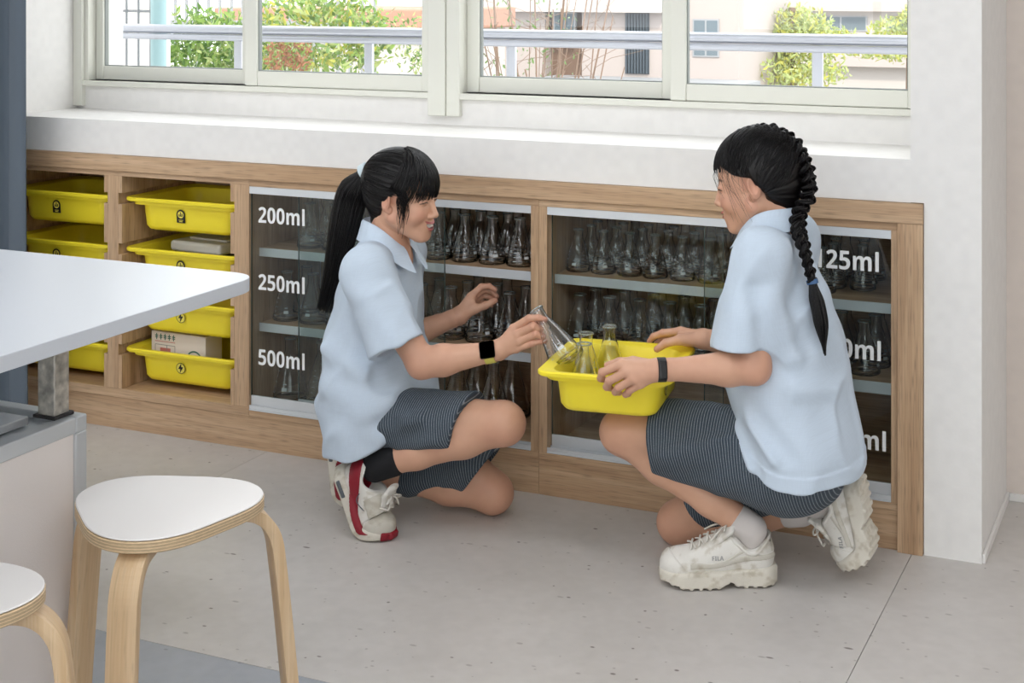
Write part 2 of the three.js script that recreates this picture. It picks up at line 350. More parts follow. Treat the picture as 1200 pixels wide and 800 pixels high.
function archSticker(t, x, y, z) {
  const g = new THREE.Group(); g.name = 'sticker'; g.position.set(x, y, z); g.rotation.x = 0.07; t.add(g);
  part(g, 'backing', flatShape((s) => { s.moveTo(-0.0155, -0.021); s.lineTo(0.0155, -0.021); s.lineTo(0.0155, 0.004); s.absarc(0, 0.004, 0.0155, 0, Math.PI, false); s.lineTo(-0.0155, -0.021); }), M.black);
  const face = new THREE.CircleGeometry(0.0108, 20); face.translate(0, 0.004, 0.0009);
  part(g, 'face', face, M.yellowFlat);
  const b = [bx(-0.0068, -0.0038, 0.0005, 0.0055, 0.0009, 0.0013, 0), bx(-0.0014, 0.0014, -0.001, 0.012, 0.0009, 0.0013, 0), bx(0.0038, 0.0066, 0.0005, 0.007, 0.0009, 0.0013, 0), bx(-0.0068, 0.0066, -0.001, 0.001, 0.0009, 0.0013, 0)];
  part(g, 'emblem', merged(b), M.black);
  part(g, 'caption', merged([bx(-0.008, 0.008, -0.0135, -0.0118, 0.0006, 0.0011, 0), bx(-0.006, 0.006, -0.0178, -0.0158, 0.0006, 0.0011, 0)]), M.yellowFlat);
  return g;
}
function boltSticker(t, x, y, z) {
  const g = new THREE.Group(); g.name = 'sticker'; g.position.set(x, y, z); g.rotation.x = 0.07; t.add(g);
  const ring = flatShape((s) => { s.absarc(0, 0, 0.0165, 0, Math.PI * 2, false); const h = new THREE.Path(); h.absarc(0, 0, 0.0148, 0, Math.PI * 2, true); s.holes.push(h); });
  part(g, 'ring', ring, M.black);
  const face = new THREE.CircleGeometry(0.0148, 24); face.translate(0, 0, 0.0005); part(g, 'face', face, M.yellowFlat);
  part(g, 'lightning_bolt', flatShape((s) => { s.moveTo(0.003, 0.016); s.lineTo(-0.009, -0.002); s.lineTo(-0.0015, -0.002); s.lineTo(-0.004, -0.016); s.lineTo(0.009, 0.004); s.lineTo(0.0015, 0.004); s.closePath(); }).translate(0, 0, 0.0005), M.black);
  return g;
}
{ // open shelving with trays
  const u = thing('tray_shelf_unit', 'open oak shelving unit with two bays of yellow trays', 'shelving');
  const rims = [0.703, 0.550, 0.397, 0.244], gt = 0.013, gb = 0.020;      // runner grooves round each rim
  oakB(u, 'top_rail', -3.55, -2.5215, 0.768, 0.7838, -0.38, 0);
  oakB(u, 'bottom_board', -3.55, -2.5215, 0.095, 0.122, -0.39, 0);
  oakB(u, 'back_panel', -3.5, -2.53, 0.122, 0.768, ZB, ZB + 0.012, 'x');
  const upright = (x0, x1, left, right) => {                             // core with cladding strips, gaps are the grooves
    const cl = 0.014, c0 = left ? x0 + cl : x0, c1 = right ? x1 - cl : x1;
    oakB(u, 'upright', c0, c1, 0.122, 0.768, -0.385, 0, 'y');
    let y = 0.122;
    const cuts = [...rims].reverse();
    for (let i = 0; i <= cuts.length; i++) {
      const yt = i < cuts.length ? cuts[i] - gb : 0.768;
      if (left) oakB(u, 'runner_strip', x0, c0, y, yt, -0.385, 0, 'y');
      if (right) oakB(u, 'runner_strip', c1, x1, y, yt, -0.385, 0, 'y');
      y = i < cuts.length ? cuts[i] + gt : 0;
    }
  };
  upright(-3.55, -3.450, false, true); upright(-3.053, -2.984, true, true); upright(-2.587, -2.5215, true, false);
  const proto = trayGeo(0.421, 0.34, 0.103);
  const names = ['top', 'second', 'third', 'bottom'];
  for (const [bay, cx, where] of [[0, -3.2515, 'half hidden by the curtain'], [1, -2.7855, 'beside the glass cabinet']]) for (let k = 0; k < 4; k++) {
    const mark = k < 2 ? 'arch sticker' : 'lightning sticker';
        const t = thing('storage_tray', names[k] + ' yellow tray with ' + mark + ' in the bay ' + where, 'tray', [cx, rims[k], -0.187], 0, 'yellow trays in the shelving unit');
    part(t, 'shell', proto, M.yellow);
    (k < 2 ? archSticker : boltSticker)(t, bay ? -0.016 : -0.03, -0.051, 0.1385);
  }
  // things lying in two of the trays
  const d = thing('electronic_scale', 'white electronic scale with a dark base lying in the second tray', 'scale', [-2.795, 0.4515, -0.205], -0.1);
  part(d, 'base', new RoundedBoxGeometry(0.19, 0.07, 0.16, 3, 0.006).translate(0, 0.04, 0), M.dark);
  part(d, 'casing', new RoundedBoxGeometry(0.205, 0.034, 0.175, 4, 0.012).translate(0, 0.0925, 0), M.device);
  part(d, 'weighing_plate', new RoundedBoxGeometry(0.15, 0.006, 0.11, 3, 0.0025).translate(0.012, 0.1128, -0.015), M.device);
  for (const x of [-0.07, 0.07]) part(d, 'foot', new THREE.CylinderGeometry(0.012, 0.012, 0.005, 14).translate(x, 0.0025, 0.05), M.dark);
  const c = thing('printed_box', 'cream cardboard box with green and red print standing in the bottom tray', 'box', [-2.845, 0.158, -0.135], -0.04);
  part(c, 'carton', bx(-0.105, 0.105, 0, 0.125, -0.04, 0.04, 0.002), M.card);
  const ink = (n, m, list) => part(c, n, merged(list.map(([x0, x1, y0, y1]) => bx(x0, x1, y0, y1, 0.0398, 0.0405, 0))), m);
  const glyph = []; for (let i = 0; i < 5; i++) { const x = -0.09 + i * 0.0165; glyph.push([x, x + 0.012, 0.1105, 0.1135], [x, x + 0.012, 0.1055, 0.108], [x + 0.0045, x + 0.0075, 0.1, 0.1185]); }
  ink('title_print', M.inkGreen, glyph);
  ink('rule_print', M.inkRed, [[-0.09, -0.012, 0.094, 0.096], [-0.07, -0.03, 0.058, 0.076]]);
  ink('frame_print', M.inkGrey, [[-0.09, -0.012, 0.084, 0.0855], [-0.09, -0.0885, 0.05, 0.084], [-0.0135, -0.012, 0.05, 0.084], [-0.045, -0.043, 0.05, 0.084]]);
  part(c, 'arc_print', new THREE.RingGeometry(0.026, 0.031, 20, 1, 0.7, 1.74).translate(0.062, 0.048, 0.0405), M.inkGreen);
  part(c, 'dot_print', new THREE.CircleGeometry(0.008, 14).translate(0.055, 0.05, 0.0405), M.inkRed);
}
// glass fronted unit: x0..x1 opening; doors = [[x0, x1, z, texts]]
function glassUnit(label, x0, x1, fr0, fr1, shelfY, doors) {
  const u = thing('glass_cabinet', label, 'cabinet');
  oakB(u, 'top_rail', fr0, fr1, 0.764, 0.7838, -0.38, 0);
  oakB(u, 'bottom_board', fr0, fr1, 0.095, 0.113, -0.39, 0);
  oakB(u, 'back_panel', fr0, fr1, 0.113, 0.764, ZB, ZB + 0.012, 'x');
  if (fr0 < x0) oakB(u, 'upright', fr0, x0, 0.113, 0.764, -0.385, 0, 'y');
  oakB(u, 'upright', x1, fr1, 0.113, 0.764, -0.385, 0, 'y');
  const sh = (y1, y0) => { oakB(u, 'shelf', x0 + 0.001, x1 - 0.001, y0, y1, -0.385, -0.0525, 'x'); part(u, 'shelf_edge', bx(x0 + 0.001, x1 - 0.001, y0 - 0.001, y1 + 0.001, -0.052, -0.049, 0.001), M.alu, 'pale aluminium shelf edging'); };
  for (const [a, b] of shelfY) sh(a, b);
  part(u, 'floor_board', bx(x0 + 0.001, x1 - 0.001, 0.113, 0.124, -0.385, -0.05, 0.001), M.oak);
  part(u, 'upper_track', merged([bx(x0, x1, 0.743, 0.7635, -0.004, -0.001, 0.0006), bx(x0, x1, 0.7605, 0.7635, -0.045, -0.004, 0.0006), bx(x0, x1, 0.743, 0.7605, -0.0245, -0.0225, 0.0005)]), M.alu, 'white aluminium sliding track');
  part(u, 'lower_track', merged([bx(x0, x1, 0.1135, 0.118, -0.045, 0.0015, 0.001), bx(x0, x1, 0.118, 0.128, -0.0035, -0.0005, 0.0006), bx(x0, x1, 0.118, 0.128, -0.0245, -0.0225, 0.0006)]), M.alu, 'white aluminium sliding track');
  for (const [a, b, z, texts] of doors) {
    const dr = new THREE.Group(); dr.name = 'sliding_door'; u.add(dr);
    const p = new THREE.PlaneGeometry(b - a, 0.612); p.translate((a + b) / 2, 0.449, z); part(dr, 'pane', p, M.doorGlass);
    part(dr, 'bottom_rail', bx(a, b, 0.119, 0.155, z - 0.004, z + 0.004, 0.001), M.alu, 'white aluminium door rail');
    for (const e of [a, b]) part(dr, 'pane_edge', bx(e - 0.0006, e + 0.0006, 0.155, 0.755, z - 0.0025, z + 0.0025, 0), M.glassEdge, 'greenish glass edge');
    for (const [str, tx, ty, right] of texts) {
      const g = textGeo(str, 0.0455); const bb = g.boundingBox, k = 0.158 / (bb.max.x - bb.min.x) * (str.length / 5);
      g.translate(right ? -bb.max.x : -bb.min.x, 0, 0); g.scale(k, 1, 1); g.translate(tx, ty, z + 0.0006);
      part(dr, 'lettering', g, M.letter, 'white lettering reading ' + str);
    }
  }
}
glassUnit('oak cabinet with sliding glass marked 200ml, one half open, behind the person with the ponytail', -2.5208, -1.624, -2.5208, -1.6012, [[0.577, 0.554], [0.357, 0.334]], [
  [-2.520, -2.05, -0.012, [['200ml', -2.496, 0.659], ['250ml', -2.496, 0.464], ['500ml', -2.496, 0.246]]],
  [-2.372, -1.898, -0.033, []],
]);
glassUnit('oak cabinet with closed sliding glass marked 125ml, behind the person with the braid', -1.577, -0.680, -1.6008, -0.664, [[0.577, 0.554], [0.384, 0.357]], [
  [-1.576, -1.105, -0.033, []],
  [-1.148, -0.681, -0.012, [['125ml', -0.711, 0.66, true], ['250ml', -0.706, 0.446, true], ['500ml', -0.694, 0.23, true]]],
]);
// ---------------------------------------------------------------- conical flasks
function flaskProfile(H, Rb, Rn, neck) {
  const p = [[0.001, 0], [Rb - 0.006, 0], [Rb - 0.002, 0.001], [Rb, 0.005], [Rb - 0.001, 0.012]];
  const yS = H - neck; const n = 6;
  for (let i = 1; i <= n; i++) { const t = i / n; p.push([lerp(Rb - 0.001, Rn + 0.003, t) - Math.sin(t * Math.PI) * -0.0015, lerp(0.012, yS, t)]); }
  p.push([Rn + 0.0005, yS + 0.006], [Rn, yS + 0.012], [Rn, H - 0.006], [Rn + 0.0025, H - 0.003], [Rn + 0.0028, H - 0.001], [Rn + 0.001, H]);
  const inner = p.slice(4).reverse().map(([x, y]) => [x - 0.0019, Math.min(y, H - 0.0012)]);          // back down the inside of the wall
  return [...p, ...inner, [Rb - 0.006, 0.0045], [0.001, 0.004]].map(([x, y]) => new THREE.Vector2(x, y));
}
const flaskKinds = {};
for (const [ml, H, Rb, Rn, neck] of [[125, 0.114, 0.034, 0.0125, 0.032], [200, 0.131, 0.0395, 0.015, 0.036], [250, 0.143, 0.0425, 0.0155, 0.038], [500, 0.178, 0.0525, 0.0165, 0.045]]) {
  const glass = new THREE.LatheGeometry(flaskProfile(H, Rb, Rn, neck), 28);
  const rim = new THREE.TorusGeometry(Rn + 0.0012, 0.0018, 6, 24); rim.rotateX(Math.PI / 2); rim.translate(0, H - 0.002, 0);
  // printed scale and write-on patch, wrapped on the cone
  const wrap = (a0, a1, y0, y1, off = 0.0004) => { const yS = H - neck, r = (y) => lerp(Rb - 0.001, Rn + 0.003, clamp((y - 0.012) / (yS - 0.012), 0, 1)) + 0.0018 + off; const g = new THREE.CylinderGeometry(r(y1), r(y0), y1 - y0, 8, 1, true, a0, a1 - a0); g.translate(0, (y0 + y1) / 2, 0); return g; };
  const m = [wrap(0.3, 0.66, H * 0.17, H * 0.225), wrap(0.36, 0.6, H * 0.27, H * 0.285)];
  for (let i = 0; i < 6; i++) m.push(wrap(-0.55, i % 2 ? -0.38 : -0.28, H * (0.12 + i * 0.085), H * (0.12 + i * 0.085) + 0.0013));
  flaskKinds[ml] = { glass, rim, marks: merged(m), H, Rb };
}
function makeFlask(ml, label, pos, turn, group) {
  const k = flaskKinds[ml], t = thing('conical_flask', label, 'flask', pos, turn, group);
  part(t, 'glass_body', k.glass, M.flask); part(t, 'rim', k.rim, M.flaskRim); part(t, 'printed_scale', k.marks, M.print, 'white printed scale and patch');
  return t;
}
{
  const fill = (ml, x0, x1, y, rows, keep, where, group) => {
    const k = flaskKinds[ml], s = k.Rb * 2 + 0.006;
    for (let r = 0; r < rows; r++) {
      const z = -0.105 - k.Rb * 0.5 - r * s;
      if (z - k.Rb < -0.384) break;
      for (let x = x0 + k.Rb + 0.004 + (r % 2) * 0.01; x < x1 - k.Rb - 0.014; x += s) {
        if (!keep(x, r)) continue;
        makeFlask(ml, where + (r ? ', behind the front row' : ', in the front row'), [x + rr(-0.0015, 0.0015), y + 0.0002, z + rr(-0.001, 0.001)], rr(-0.5, 0.9), group);
      }
    }
  };
  const all = () => true;
  fill(200, -2.52, -1.625, 0.577, 4, (x, r) => x > -2.43 || r > 1, 'empty conical flask on the top shelf marked 200ml', 'flasks on the 200ml shelf');
  fill(250, -2.52, -1.625, 0.357, 3, (x, r) => x > -2.0 || r < 2, 'empty conical flask on the middle shelf marked 250ml', 'flasks on the 250ml shelf');
  fill(500, -2.52, -1.625, 0.124, 3, (x, r) => x > -2.0 || r < 1, 'tall conical flask on the lowest shelf marked 500ml', 'flasks on the 500ml shelf');
  fill(125, -1.576, -0.681, 0.577, 4, (x, r) => x < -0.85 || r > 0 , 'small conical flask on the top shelf marked 125ml', 'flasks on the 125ml shelf');
  fill(200, -1.576, -0.681, 0.384, 3, all, 'conical flask on the middle shelf below the 125ml flasks', 'flasks on the shelf below 125ml');
}
// ---------------------------------------------------------------- outside the window
const O = {
  concrete: std({ color: 0xa7a49f, roughness: 0.9 }), facade: std({ color: 0xa39b97, roughness: 0.9 }), facade2: std({ color: 0xaca8a4, roughness: 0.9 }), brown: std({ color: 0x6f5b4e, roughness: 0.85 }),
  louvre: std({ color: 0x3a454e, roughness: 0.6 }), winGlass: phys({ color: 0x5a6870, roughness: 0.15 }), steelRail: phys({ color: 0xb4b8c2, roughness: 0.35, metalness: 0.7 }), teal: std({ color: 0x9fc0c4, roughness: 0.6 }),
  grey: std({ color: 0x8c9094, roughness: 0.6 }), white: std({ color: 0xf0efec, roughness: 0.9 }), roof: std({ color: 0x9b7866, roughness: 0.9 }),
  leaf: phys({ color: 0x86a552, roughness: 0.75, transmission: 0.4, thickness: 0 }), leafDark: phys({ color: 0x67884a, roughness: 0.75, transmission: 0.35, thickness: 0 }), leafYellow: phys({ color: 0xb3b552, roughness: 0.75, transmission: 0.4, thickness: 0 }), leafPale: phys({ color: 0xa9b878, roughness: 0.8, transmission: 0.4, thickness: 0 }), leafRust: phys({ color: 0x97684a, roughness: 0.8, transmission: 0.3, thickness: 0 }),
  twig: std({ color: 0x7d6a5c, roughness: 0.9 }), soil: std({ color: 0x7a746c, roughness: 1 }),
};
tag(struct('ground_outside', bx(-60, 40, -4.2, -4.0, -90, 60, 0), O.concrete));
struct('balcony_slab', bx(-8, 4, -0.25, -0.08, -1.6, -0.63, 0.01), O.concrete);
{
  const r = thing('balcony_railing', 'steel tube railing on slim posts outside the window', 'railing', [0, -0.08, -0.8]);
  const hrail = (y, rad) => new THREE.CylinderGeometry(rad, rad, 7, 16).rotateZ(Math.PI / 2).translate(-0.6, y + 0.08, 0);
  part(r, 'top_rail', hrail(1.186, 0.017), O.steelRail); part(r, 'second_rail', hrail(1.158, 0.011).translate(0, 0, 0.012), O.steelRail);
  part(r, 'bottom_rail', hrail(0.9, 0.011), O.steelRail);
  for (const x of [-3.66, -3.12, -2.585, -2.05, -1.5, -1.045, -0.5]) { const p = part(r, 'post', bx(x - 0.016, x + 0.016, 0, 1.245, -0.008, 0.008, 0.003, 'y'), O.steelRail); part(p, 'foot_plate', bx(x - 0.035, x + 0.035, 0, 0.01, -0.03, 0.03, 0.002), O.steelRail); }
  const c = thing('drain_pipe', 'pale teal upright pipe beside the window grille', 'pipe', [-3.59, -0.08, -0.95]);
  part(c, 'pipe', new THREE.CylinderGeometry(0.03, 0.03, 3.4, 20).translate(0, 1.7, 0), O.teal); part(c, 'bracket', new THREE.CylinderGeometry(0.034, 0.034, 0.03, 20).translate(0, 1.9, 0), O.teal);
  const g = thing('window_grille', 'thin grey bar grille in front of a white wall', 'grille', [0, -0.08, -1.0]);
  for (let i = 0; i < 8; i++) part(g, 'bar', new THREE.CylinderGeometry(0.005, 0.005, 2.6, 8).translate(-4.07 + i * 0.0575, 1.38, 0), O.grey);
  for (const y of [0.2, 0.76, 1.325, 1.9, 2.6]) part(g, 'cross_bar', bx(-4.1, -3.63, y - 0.006, y + 0.006, -0.008, 0.0, 0.001), O.grey);
  const w = thing('side_building', 'plain white neighbouring wall behind the grille', 'wall', [0, -4, -3.4]);
  part(w, 'wall', bx(-9, -5.57, 0, 9, -0.2, 0, 0.02), O.white);
  const f = thing('bar_fence', 'grey upright bar fence standing behind the hedge', 'fence', [0, -4, -9.0]);
  for (let i = 0; i < 26; i++) part(f, 'bar', new THREE.CylinderGeometry(0.018, 0.018, 6.2, 6).translate(-10.8 + i * 0.14, 3.1, 0), O.grey);
  part(f, 'top_bar', bx(-10.9, -7.2, 4.9, 4.96, -0.03, 0.03, 0), O.grey);
}
const leafGeo = (() => { const s = new THREE.Shape(); s.moveTo(0, 0); s.quadraticCurveTo(0.36, 0.35, 0, 1); s.quadraticCurveTo(-0.36, 0.35, 0, 0); const g = new THREE.ShapeGeometry(s, 3); const p = g.attributes.position; for (let i = 0; i < p.count; i++) p.setZ(i, Math.abs(p.getX(i)) * 0.5 - p.getY(i) * p.getY(i) * 0.2); g.computeVertexNormals(); return g; })();
function leaves(t, name, mat, n, place, s0, s1) {
  const im = new THREE.InstancedMesh(leafGeo, mat, n), q = new THREE.Quaternion(), e = new THREE.Euler(), m = new THREE.Matrix4(); im.name = name;
  for (let i = 0; i < n; i++) { const p = place(); e.set(rr(-1.4, 1.4), rr(0, 6.28), rr(-1.4, 1.4)); q.setFromEuler(e); const s = rr(s0, s1); m.compose(V(...p), q, V(s, s, s)); im.setMatrixAt(i, m); }
  im.castShadow = im.receiveShadow = true; im.userData.kind = 'stuff'; t.add(im); return im;
}
const blob = (c) => () => { const k = c[Math.floor(rnd() * c.length)]; const u = rr(-1, 1), a = rr(0, 6.283), q = Math.sqrt(1 - u * u), r = Math.pow(rnd(), 0.4); return [k[0] + q * Math.cos(a) * r * k[3], k[1] + u * r * k[4], k[2] + q * Math.sin(a) * r * k[3]]; };
function branchy(t, name, base, n, len, spread, mat, r0 = 0.012) {
  const list = [];
  for (let i = 0; i < n; i++) {
    const a = rr(0, 6.283), s = spread * Math.sqrt(rnd()), l = len * rr(0.6, 1), p0 = V(base[0] + rr(-0.1, 0.1), base[1], base[2] + rr(-0.1, 0.1)), p2 = V(base[0] + Math.cos(a) * s, base[1] + l, base[2] + Math.sin(a) * s);
    const p1 = p0.clone().lerp(p2, 0.5).add(V(rr(-0.1, 0.1), rr(0, 0.12), rr(-0.1, 0.1)));
    list.push(tube([p0, p1, p2], r0 * rr(0.3, 0.8), 6, 4));
    for (let j = 0; j < 3; j++) { const q = p1.clone().lerp(p2, rr(0.1, 0.9)); list.push(tube([q, q.clone().add(V(rr(-0.18, 0.18), rr(0.02, 0.2), rr(-0.15, 0.15))), q.clone().add(V(rr(-0.3, 0.3), rr(0.1, 0.4), rr(-0.25, 0.25)))], r0 * 0.25, 4, 3)); }
  }
  return part(t, name, merged(list), mat);
}
{
  const hz = -5.2;
  const h = (label, blobs, mats, n, base, s0 = 0.045, s1 = 0.085) => {
    const t = thing('garden_shrub', label, 'shrub', [0, 0, 0], 0, 'shrubs outside the window');
    mats.forEach((m, i) => leaves(t, 'foliage', m, n[i], blob(blobs), s0, s1));
    branchy(t, 'stems', base, 16, 2.9, 0.4, O.twig, 0.012);
    return t;
  };
  h('dense green shrub behind the first window sash', [[-6.78, 0.82, hz, 0.26, 0.2], [-6.5, 0.84, hz, 0.28, 0.24], [-6.28, 0.78, hz, 0.22, 0.2], [-6.5, 1.04, hz, 0.34, 0.12]], [O.leaf, O.leafDark, O.leafPale], [700, 500, 300], [-6.5, -2.4, hz]);
  h('bright green shrub rising above the railing', [[-5.98, 0.9, hz, 0.25, 0.2], [-5.74, 1.1, hz, 0.3, 0.22], [-5.42, 1.16, hz, 0.3, 0.26], [-5.18, 1.0, hz, 0.25, 0.2], [-5.3, 0.84, hz + 0.1, 0.32, 0.17], [-5.72, 0.8, hz, 0.3, 0.15]], [O.leaf, O.leafYellow, O.leafDark, O.leafPale], [900, 450, 400, 450], [-5.5, -2.2, hz]);
  h('rusty brown shrub among green ones behind the railing', [[-5.5, 0.86, hz + 0.45, 0.17, 0.15]], [O.leafRust, O.leaf], [360, 100], [-5.5, -2.4, hz + 0.45], 0.03, 0.05);
  h('thin small leaved shrub beside the window mullion', [[-4.95, 0.92, hz - 0.2, 0.22, 0.22], [-4.75, 0.85, hz - 0.2, 0.2, 0.2]], [O.leafDark, O.leafPale], [260, 200], [-4.85, -2.0, hz - 0.2], 0.03, 0.05);
  const b = thing('bare_bush', 'nearly leafless bush with thin tangled branches behind the railing', 'bush', [0, 0, 0]);
  branchy(b, 'branches', [-3.95, -1.6, -5.4], 40, 3.3, 0.75, O.twig, 0.009); leaves(b, 'foliage', O.leafDark, 160, blob([[-4.1, 0.95, -5.4, 0.4, 0.4]]), 0.03, 0.055);
  const tr = (label, blobs, n, base, mats) => { const t = thing('garden_tree', label, 'tree', [0, 0, 0], 0, 'far trees by the long building'); mats.forEach((m, i) => leaves(t, 'foliage', m, n[i], blob(blobs), 0.16, 0.3)); part(t, 'trunk', new THREE.CylinderGeometry(0.12, 0.2, 4.5, 10).translate(base[0], base[1] + 2.25, base[2]), O.twig); return t; };
  tr('round pale green tree in front of the long building', [[-12.4, -0.2, -45, 1.5, 0.75], [-11.8, -0.7, -45, 1.7, 0.7], [-13.1, -0.6, -45, 1.0, 0.5], [-12.2, -1.6, -44, 2.0, 0.6]], [3200, 1700], [-12.3, -4, -45], [O.leafPale, O.leafYellow]);
  tr('small yellowish tree at the end of the long building', [[-9.2, -0.4, -48, 1.3, 0.6], [-8.6, 0.1, -48, 0.8, 0.5], [-9.6, -1.0, -48, 1.6, 0.4]], [1200, 900], [-9.0, -4, -48], [O.leafPale, O.leafYellow]);
}
{ // buildings, all well beyond the garden
  const b1 = thing('school_building', 'pale building block with a brown panel and a dark louvred window', 'building', [0, -4, -40]);
  part(b1, 'wall', merged([bx(-22.5, -19.0, 0, 9, -6, 0, 0), bx(-17.74, -12.66, 0, 9, -6, 0, 0), bx(-19.0, -17.74, 4.4, 9, -6, 0, 0)]), O.facade);
  part(b1, 'brown_panel', bx(-19.0, -17.74, 0, 4.4, -6, -0.5, 0), O.brown);
  part(b1, 'cornice', bx(-22.6, -14.9, 4.4, 9.2, 0, 0.5, 0), O.facade2);
  const lv = part(b1, 'louvred_window', bx(-16.28, -15.5, 2.5, 4.38, -0.1, 0.03, 0), O.louvre);
  for (let i = 0; i < 8; i++) part(lv, 'slat', bx(-16.26 + i * 0.096, -16.20 + i * 0.096, 2.52, 4.36, 0.03, 0.09, 0), O.louvre);
  for (const [x0, x1, y0, y1] of [[-14.1, -13.27, 3.07, 4.22], [-18.7, -17.95, 3.6, 4.38]]) { const w = part(b1, 'window_frame', bx(x0, x1, y0, y1, -0.1, 0.04, 0), O.grey); part(w, 'window_pane', bx(x0 + 0.05, (x0 + x1) / 2 - 0.03, y0 + 0.05, y1 - 0.05, 0.04, 0.05, 0), O.winGlass); part(w, 'window_pane', bx((x0 + x1) / 2 + 0.03, x1 - 0.05, y0 + 0.05, y1 - 0.05, 0.04, 0.05, 0), O.winGlass); }
  part(b1, 'canopy', bx(-18.6, -12.0, 2.25, 2.4, 0, 2.2, 0), O.grey);
  const b2 = thing('long_building', 'long low pale building with a window band behind the trees', 'building', [0, -4, -65]);
  part(b2, 'wall', bx(-20.5, -6, 0, 8.5, -8, 0, 0), O.facade2);
  part(b2, 'floor_band', bx(-20.6, -6, 4.0, 4.45, 0, 0.6, 0), O.facade); part(b2, 'floor_band', bx(-20.6, -6, 1.5, 1.9, 0, 0.6, 0), O.facade);
  for (let i = 0; i < 4; i++) { const x = -19.6 + i * 3.3; const w = part(b2, 'window_frame', bx(x, x + 2.4, 3.08, 3.78, -0.1, 0.05, 0), O.grey); part(w, 'window_pane', bx(x + 0.08, x + 1.16, 3.14, 3.72, 0.05, 0.06, 0), O.winGlass); part(w, 'window_pane', bx(x + 1.24, x + 2.32, 3.14, 3.72, 0.05, 0.06, 0), O.winGlass); }
  const b3 = thing('tiled_house', 'low house with a pale terracotta roof behind the shrubs', 'house', [0, -4, -30]);
  part(b3, 'wall', bx(-24, -17.6, 0, 4.1, -4, 0, 0), O.facade2); part(b3, 'roof', bx(-24.2, -17.4, 4.1, 4.65, -4.3, 0.4, 0.05), O.roof);
}
// ---------------------------------------------------------------- lab table with its base unit, stools, curtain
{
  const t = thing('lab_table', 'white topped lab table on square metal posts over an aluminium framed base', 'table', [0, 0, 0]);
  const TX = -1.694, TZ = 1.152, r = 0.07;
  const s = new THREE.Shape(); // x, -z
  s.moveTo(-3.2, -TZ); s.lineTo(TX - r, -TZ); s.quadraticCurveTo(TX, -TZ, TX, -TZ - r); s.lineTo(TX, -2.9); s.lineTo(-3.2, -2.9); s.closePath();
  const slab = new THREE.ExtrudeGeometry(s, { depth: 0.024, bevelEnabled: true, bevelThickness: 0.0015, bevelSize: 0.0015, bevelSegments: 2, curveSegments: 16 });
  slab.rotateX(-Math.PI / 2); slab.translate(0, 0.754, 0); uvBox(slab);
  part(t, 'tabletop', slab, M.table);
  const bx1 = -1.879, bz = 1.444, top = 0.56, w = 0.03, bz2 = 2.75, bx0 = -2.95;
  for (const [x, z] of [[-1.905, 1.462], [-1.905, 2.66], [-2.85, 1.462], [-2.85, 2.66]]) { const p = part(t, 'post', bx(x - 0.04, x, top, 0.7525, z, z + 0.04, 0.003, 'y'), M.galv); part(p, 'post_foot', bx(x - 0.046, x + 0.006, top, top + 0.006, z - 0.006, z + 0.046, 0.001), M.dark, 'black foot pad'); }
  for (const [x, z] of [[bx1, bz], [bx1, bz2 - w], [bx0 + w, bz], [bx0 + w, bz2 - w]]) part(t, 'corner_profile', bx(x - w, x, 0.0, top - w, z, z + w, 0.003, 'y'), M.aluFrame);
  for (const y of [top - w, 0.06]) for (const z of [bz, bz2 - w]) part(t, 'frame_rail', bx(bx0, bx1, y, y + w, z, z + w, 0.003), M.aluFrame);
  for (const y of [top - w, 0.06]) for (const x of [bx1, bx0 + w]) part(t, 'frame_rail', bx(x - w, x, y, y + w, bz + w, bz2 - w, 0.003, 'z'), M.aluFrame);
  part(t, 'side_panel', bx(bx1 - 0.018, bx1 - 0.006, 0.09, top - w, bz + w, bz2 - w, 0.001), M.polycarb, 'milky plastic panel');
  part(t, 'side_panel', bx(bx0 + 0.006, bx0 + 0.018, 0.09, top - w, bz + w, bz2 - w, 0.001), M.polycarb, 'milky plastic panel');
  part(t, 'back_panel', bx(bx0 + w, bx1 - w, 0.09, top - w, bz + 0.006, bz + 0.018, 0.001), M.polycarb, 'milky plastic panel');
  part(t, 'steel_tray_top', bx(bx0 + w + 0.01, bx1 - w - 0.045, top - 0.012, top + 0.004, bz + 0.07, bz2 - 0.08, 0.003), M.steel, 'shiny steel sheet');
  part(t, 'lower_shelf', bx(bx0 + w, bx1 - w, top - w - 0.004, top - 0.014, bz + w, bz2 - w, 0.001), M.aluFrame);
}
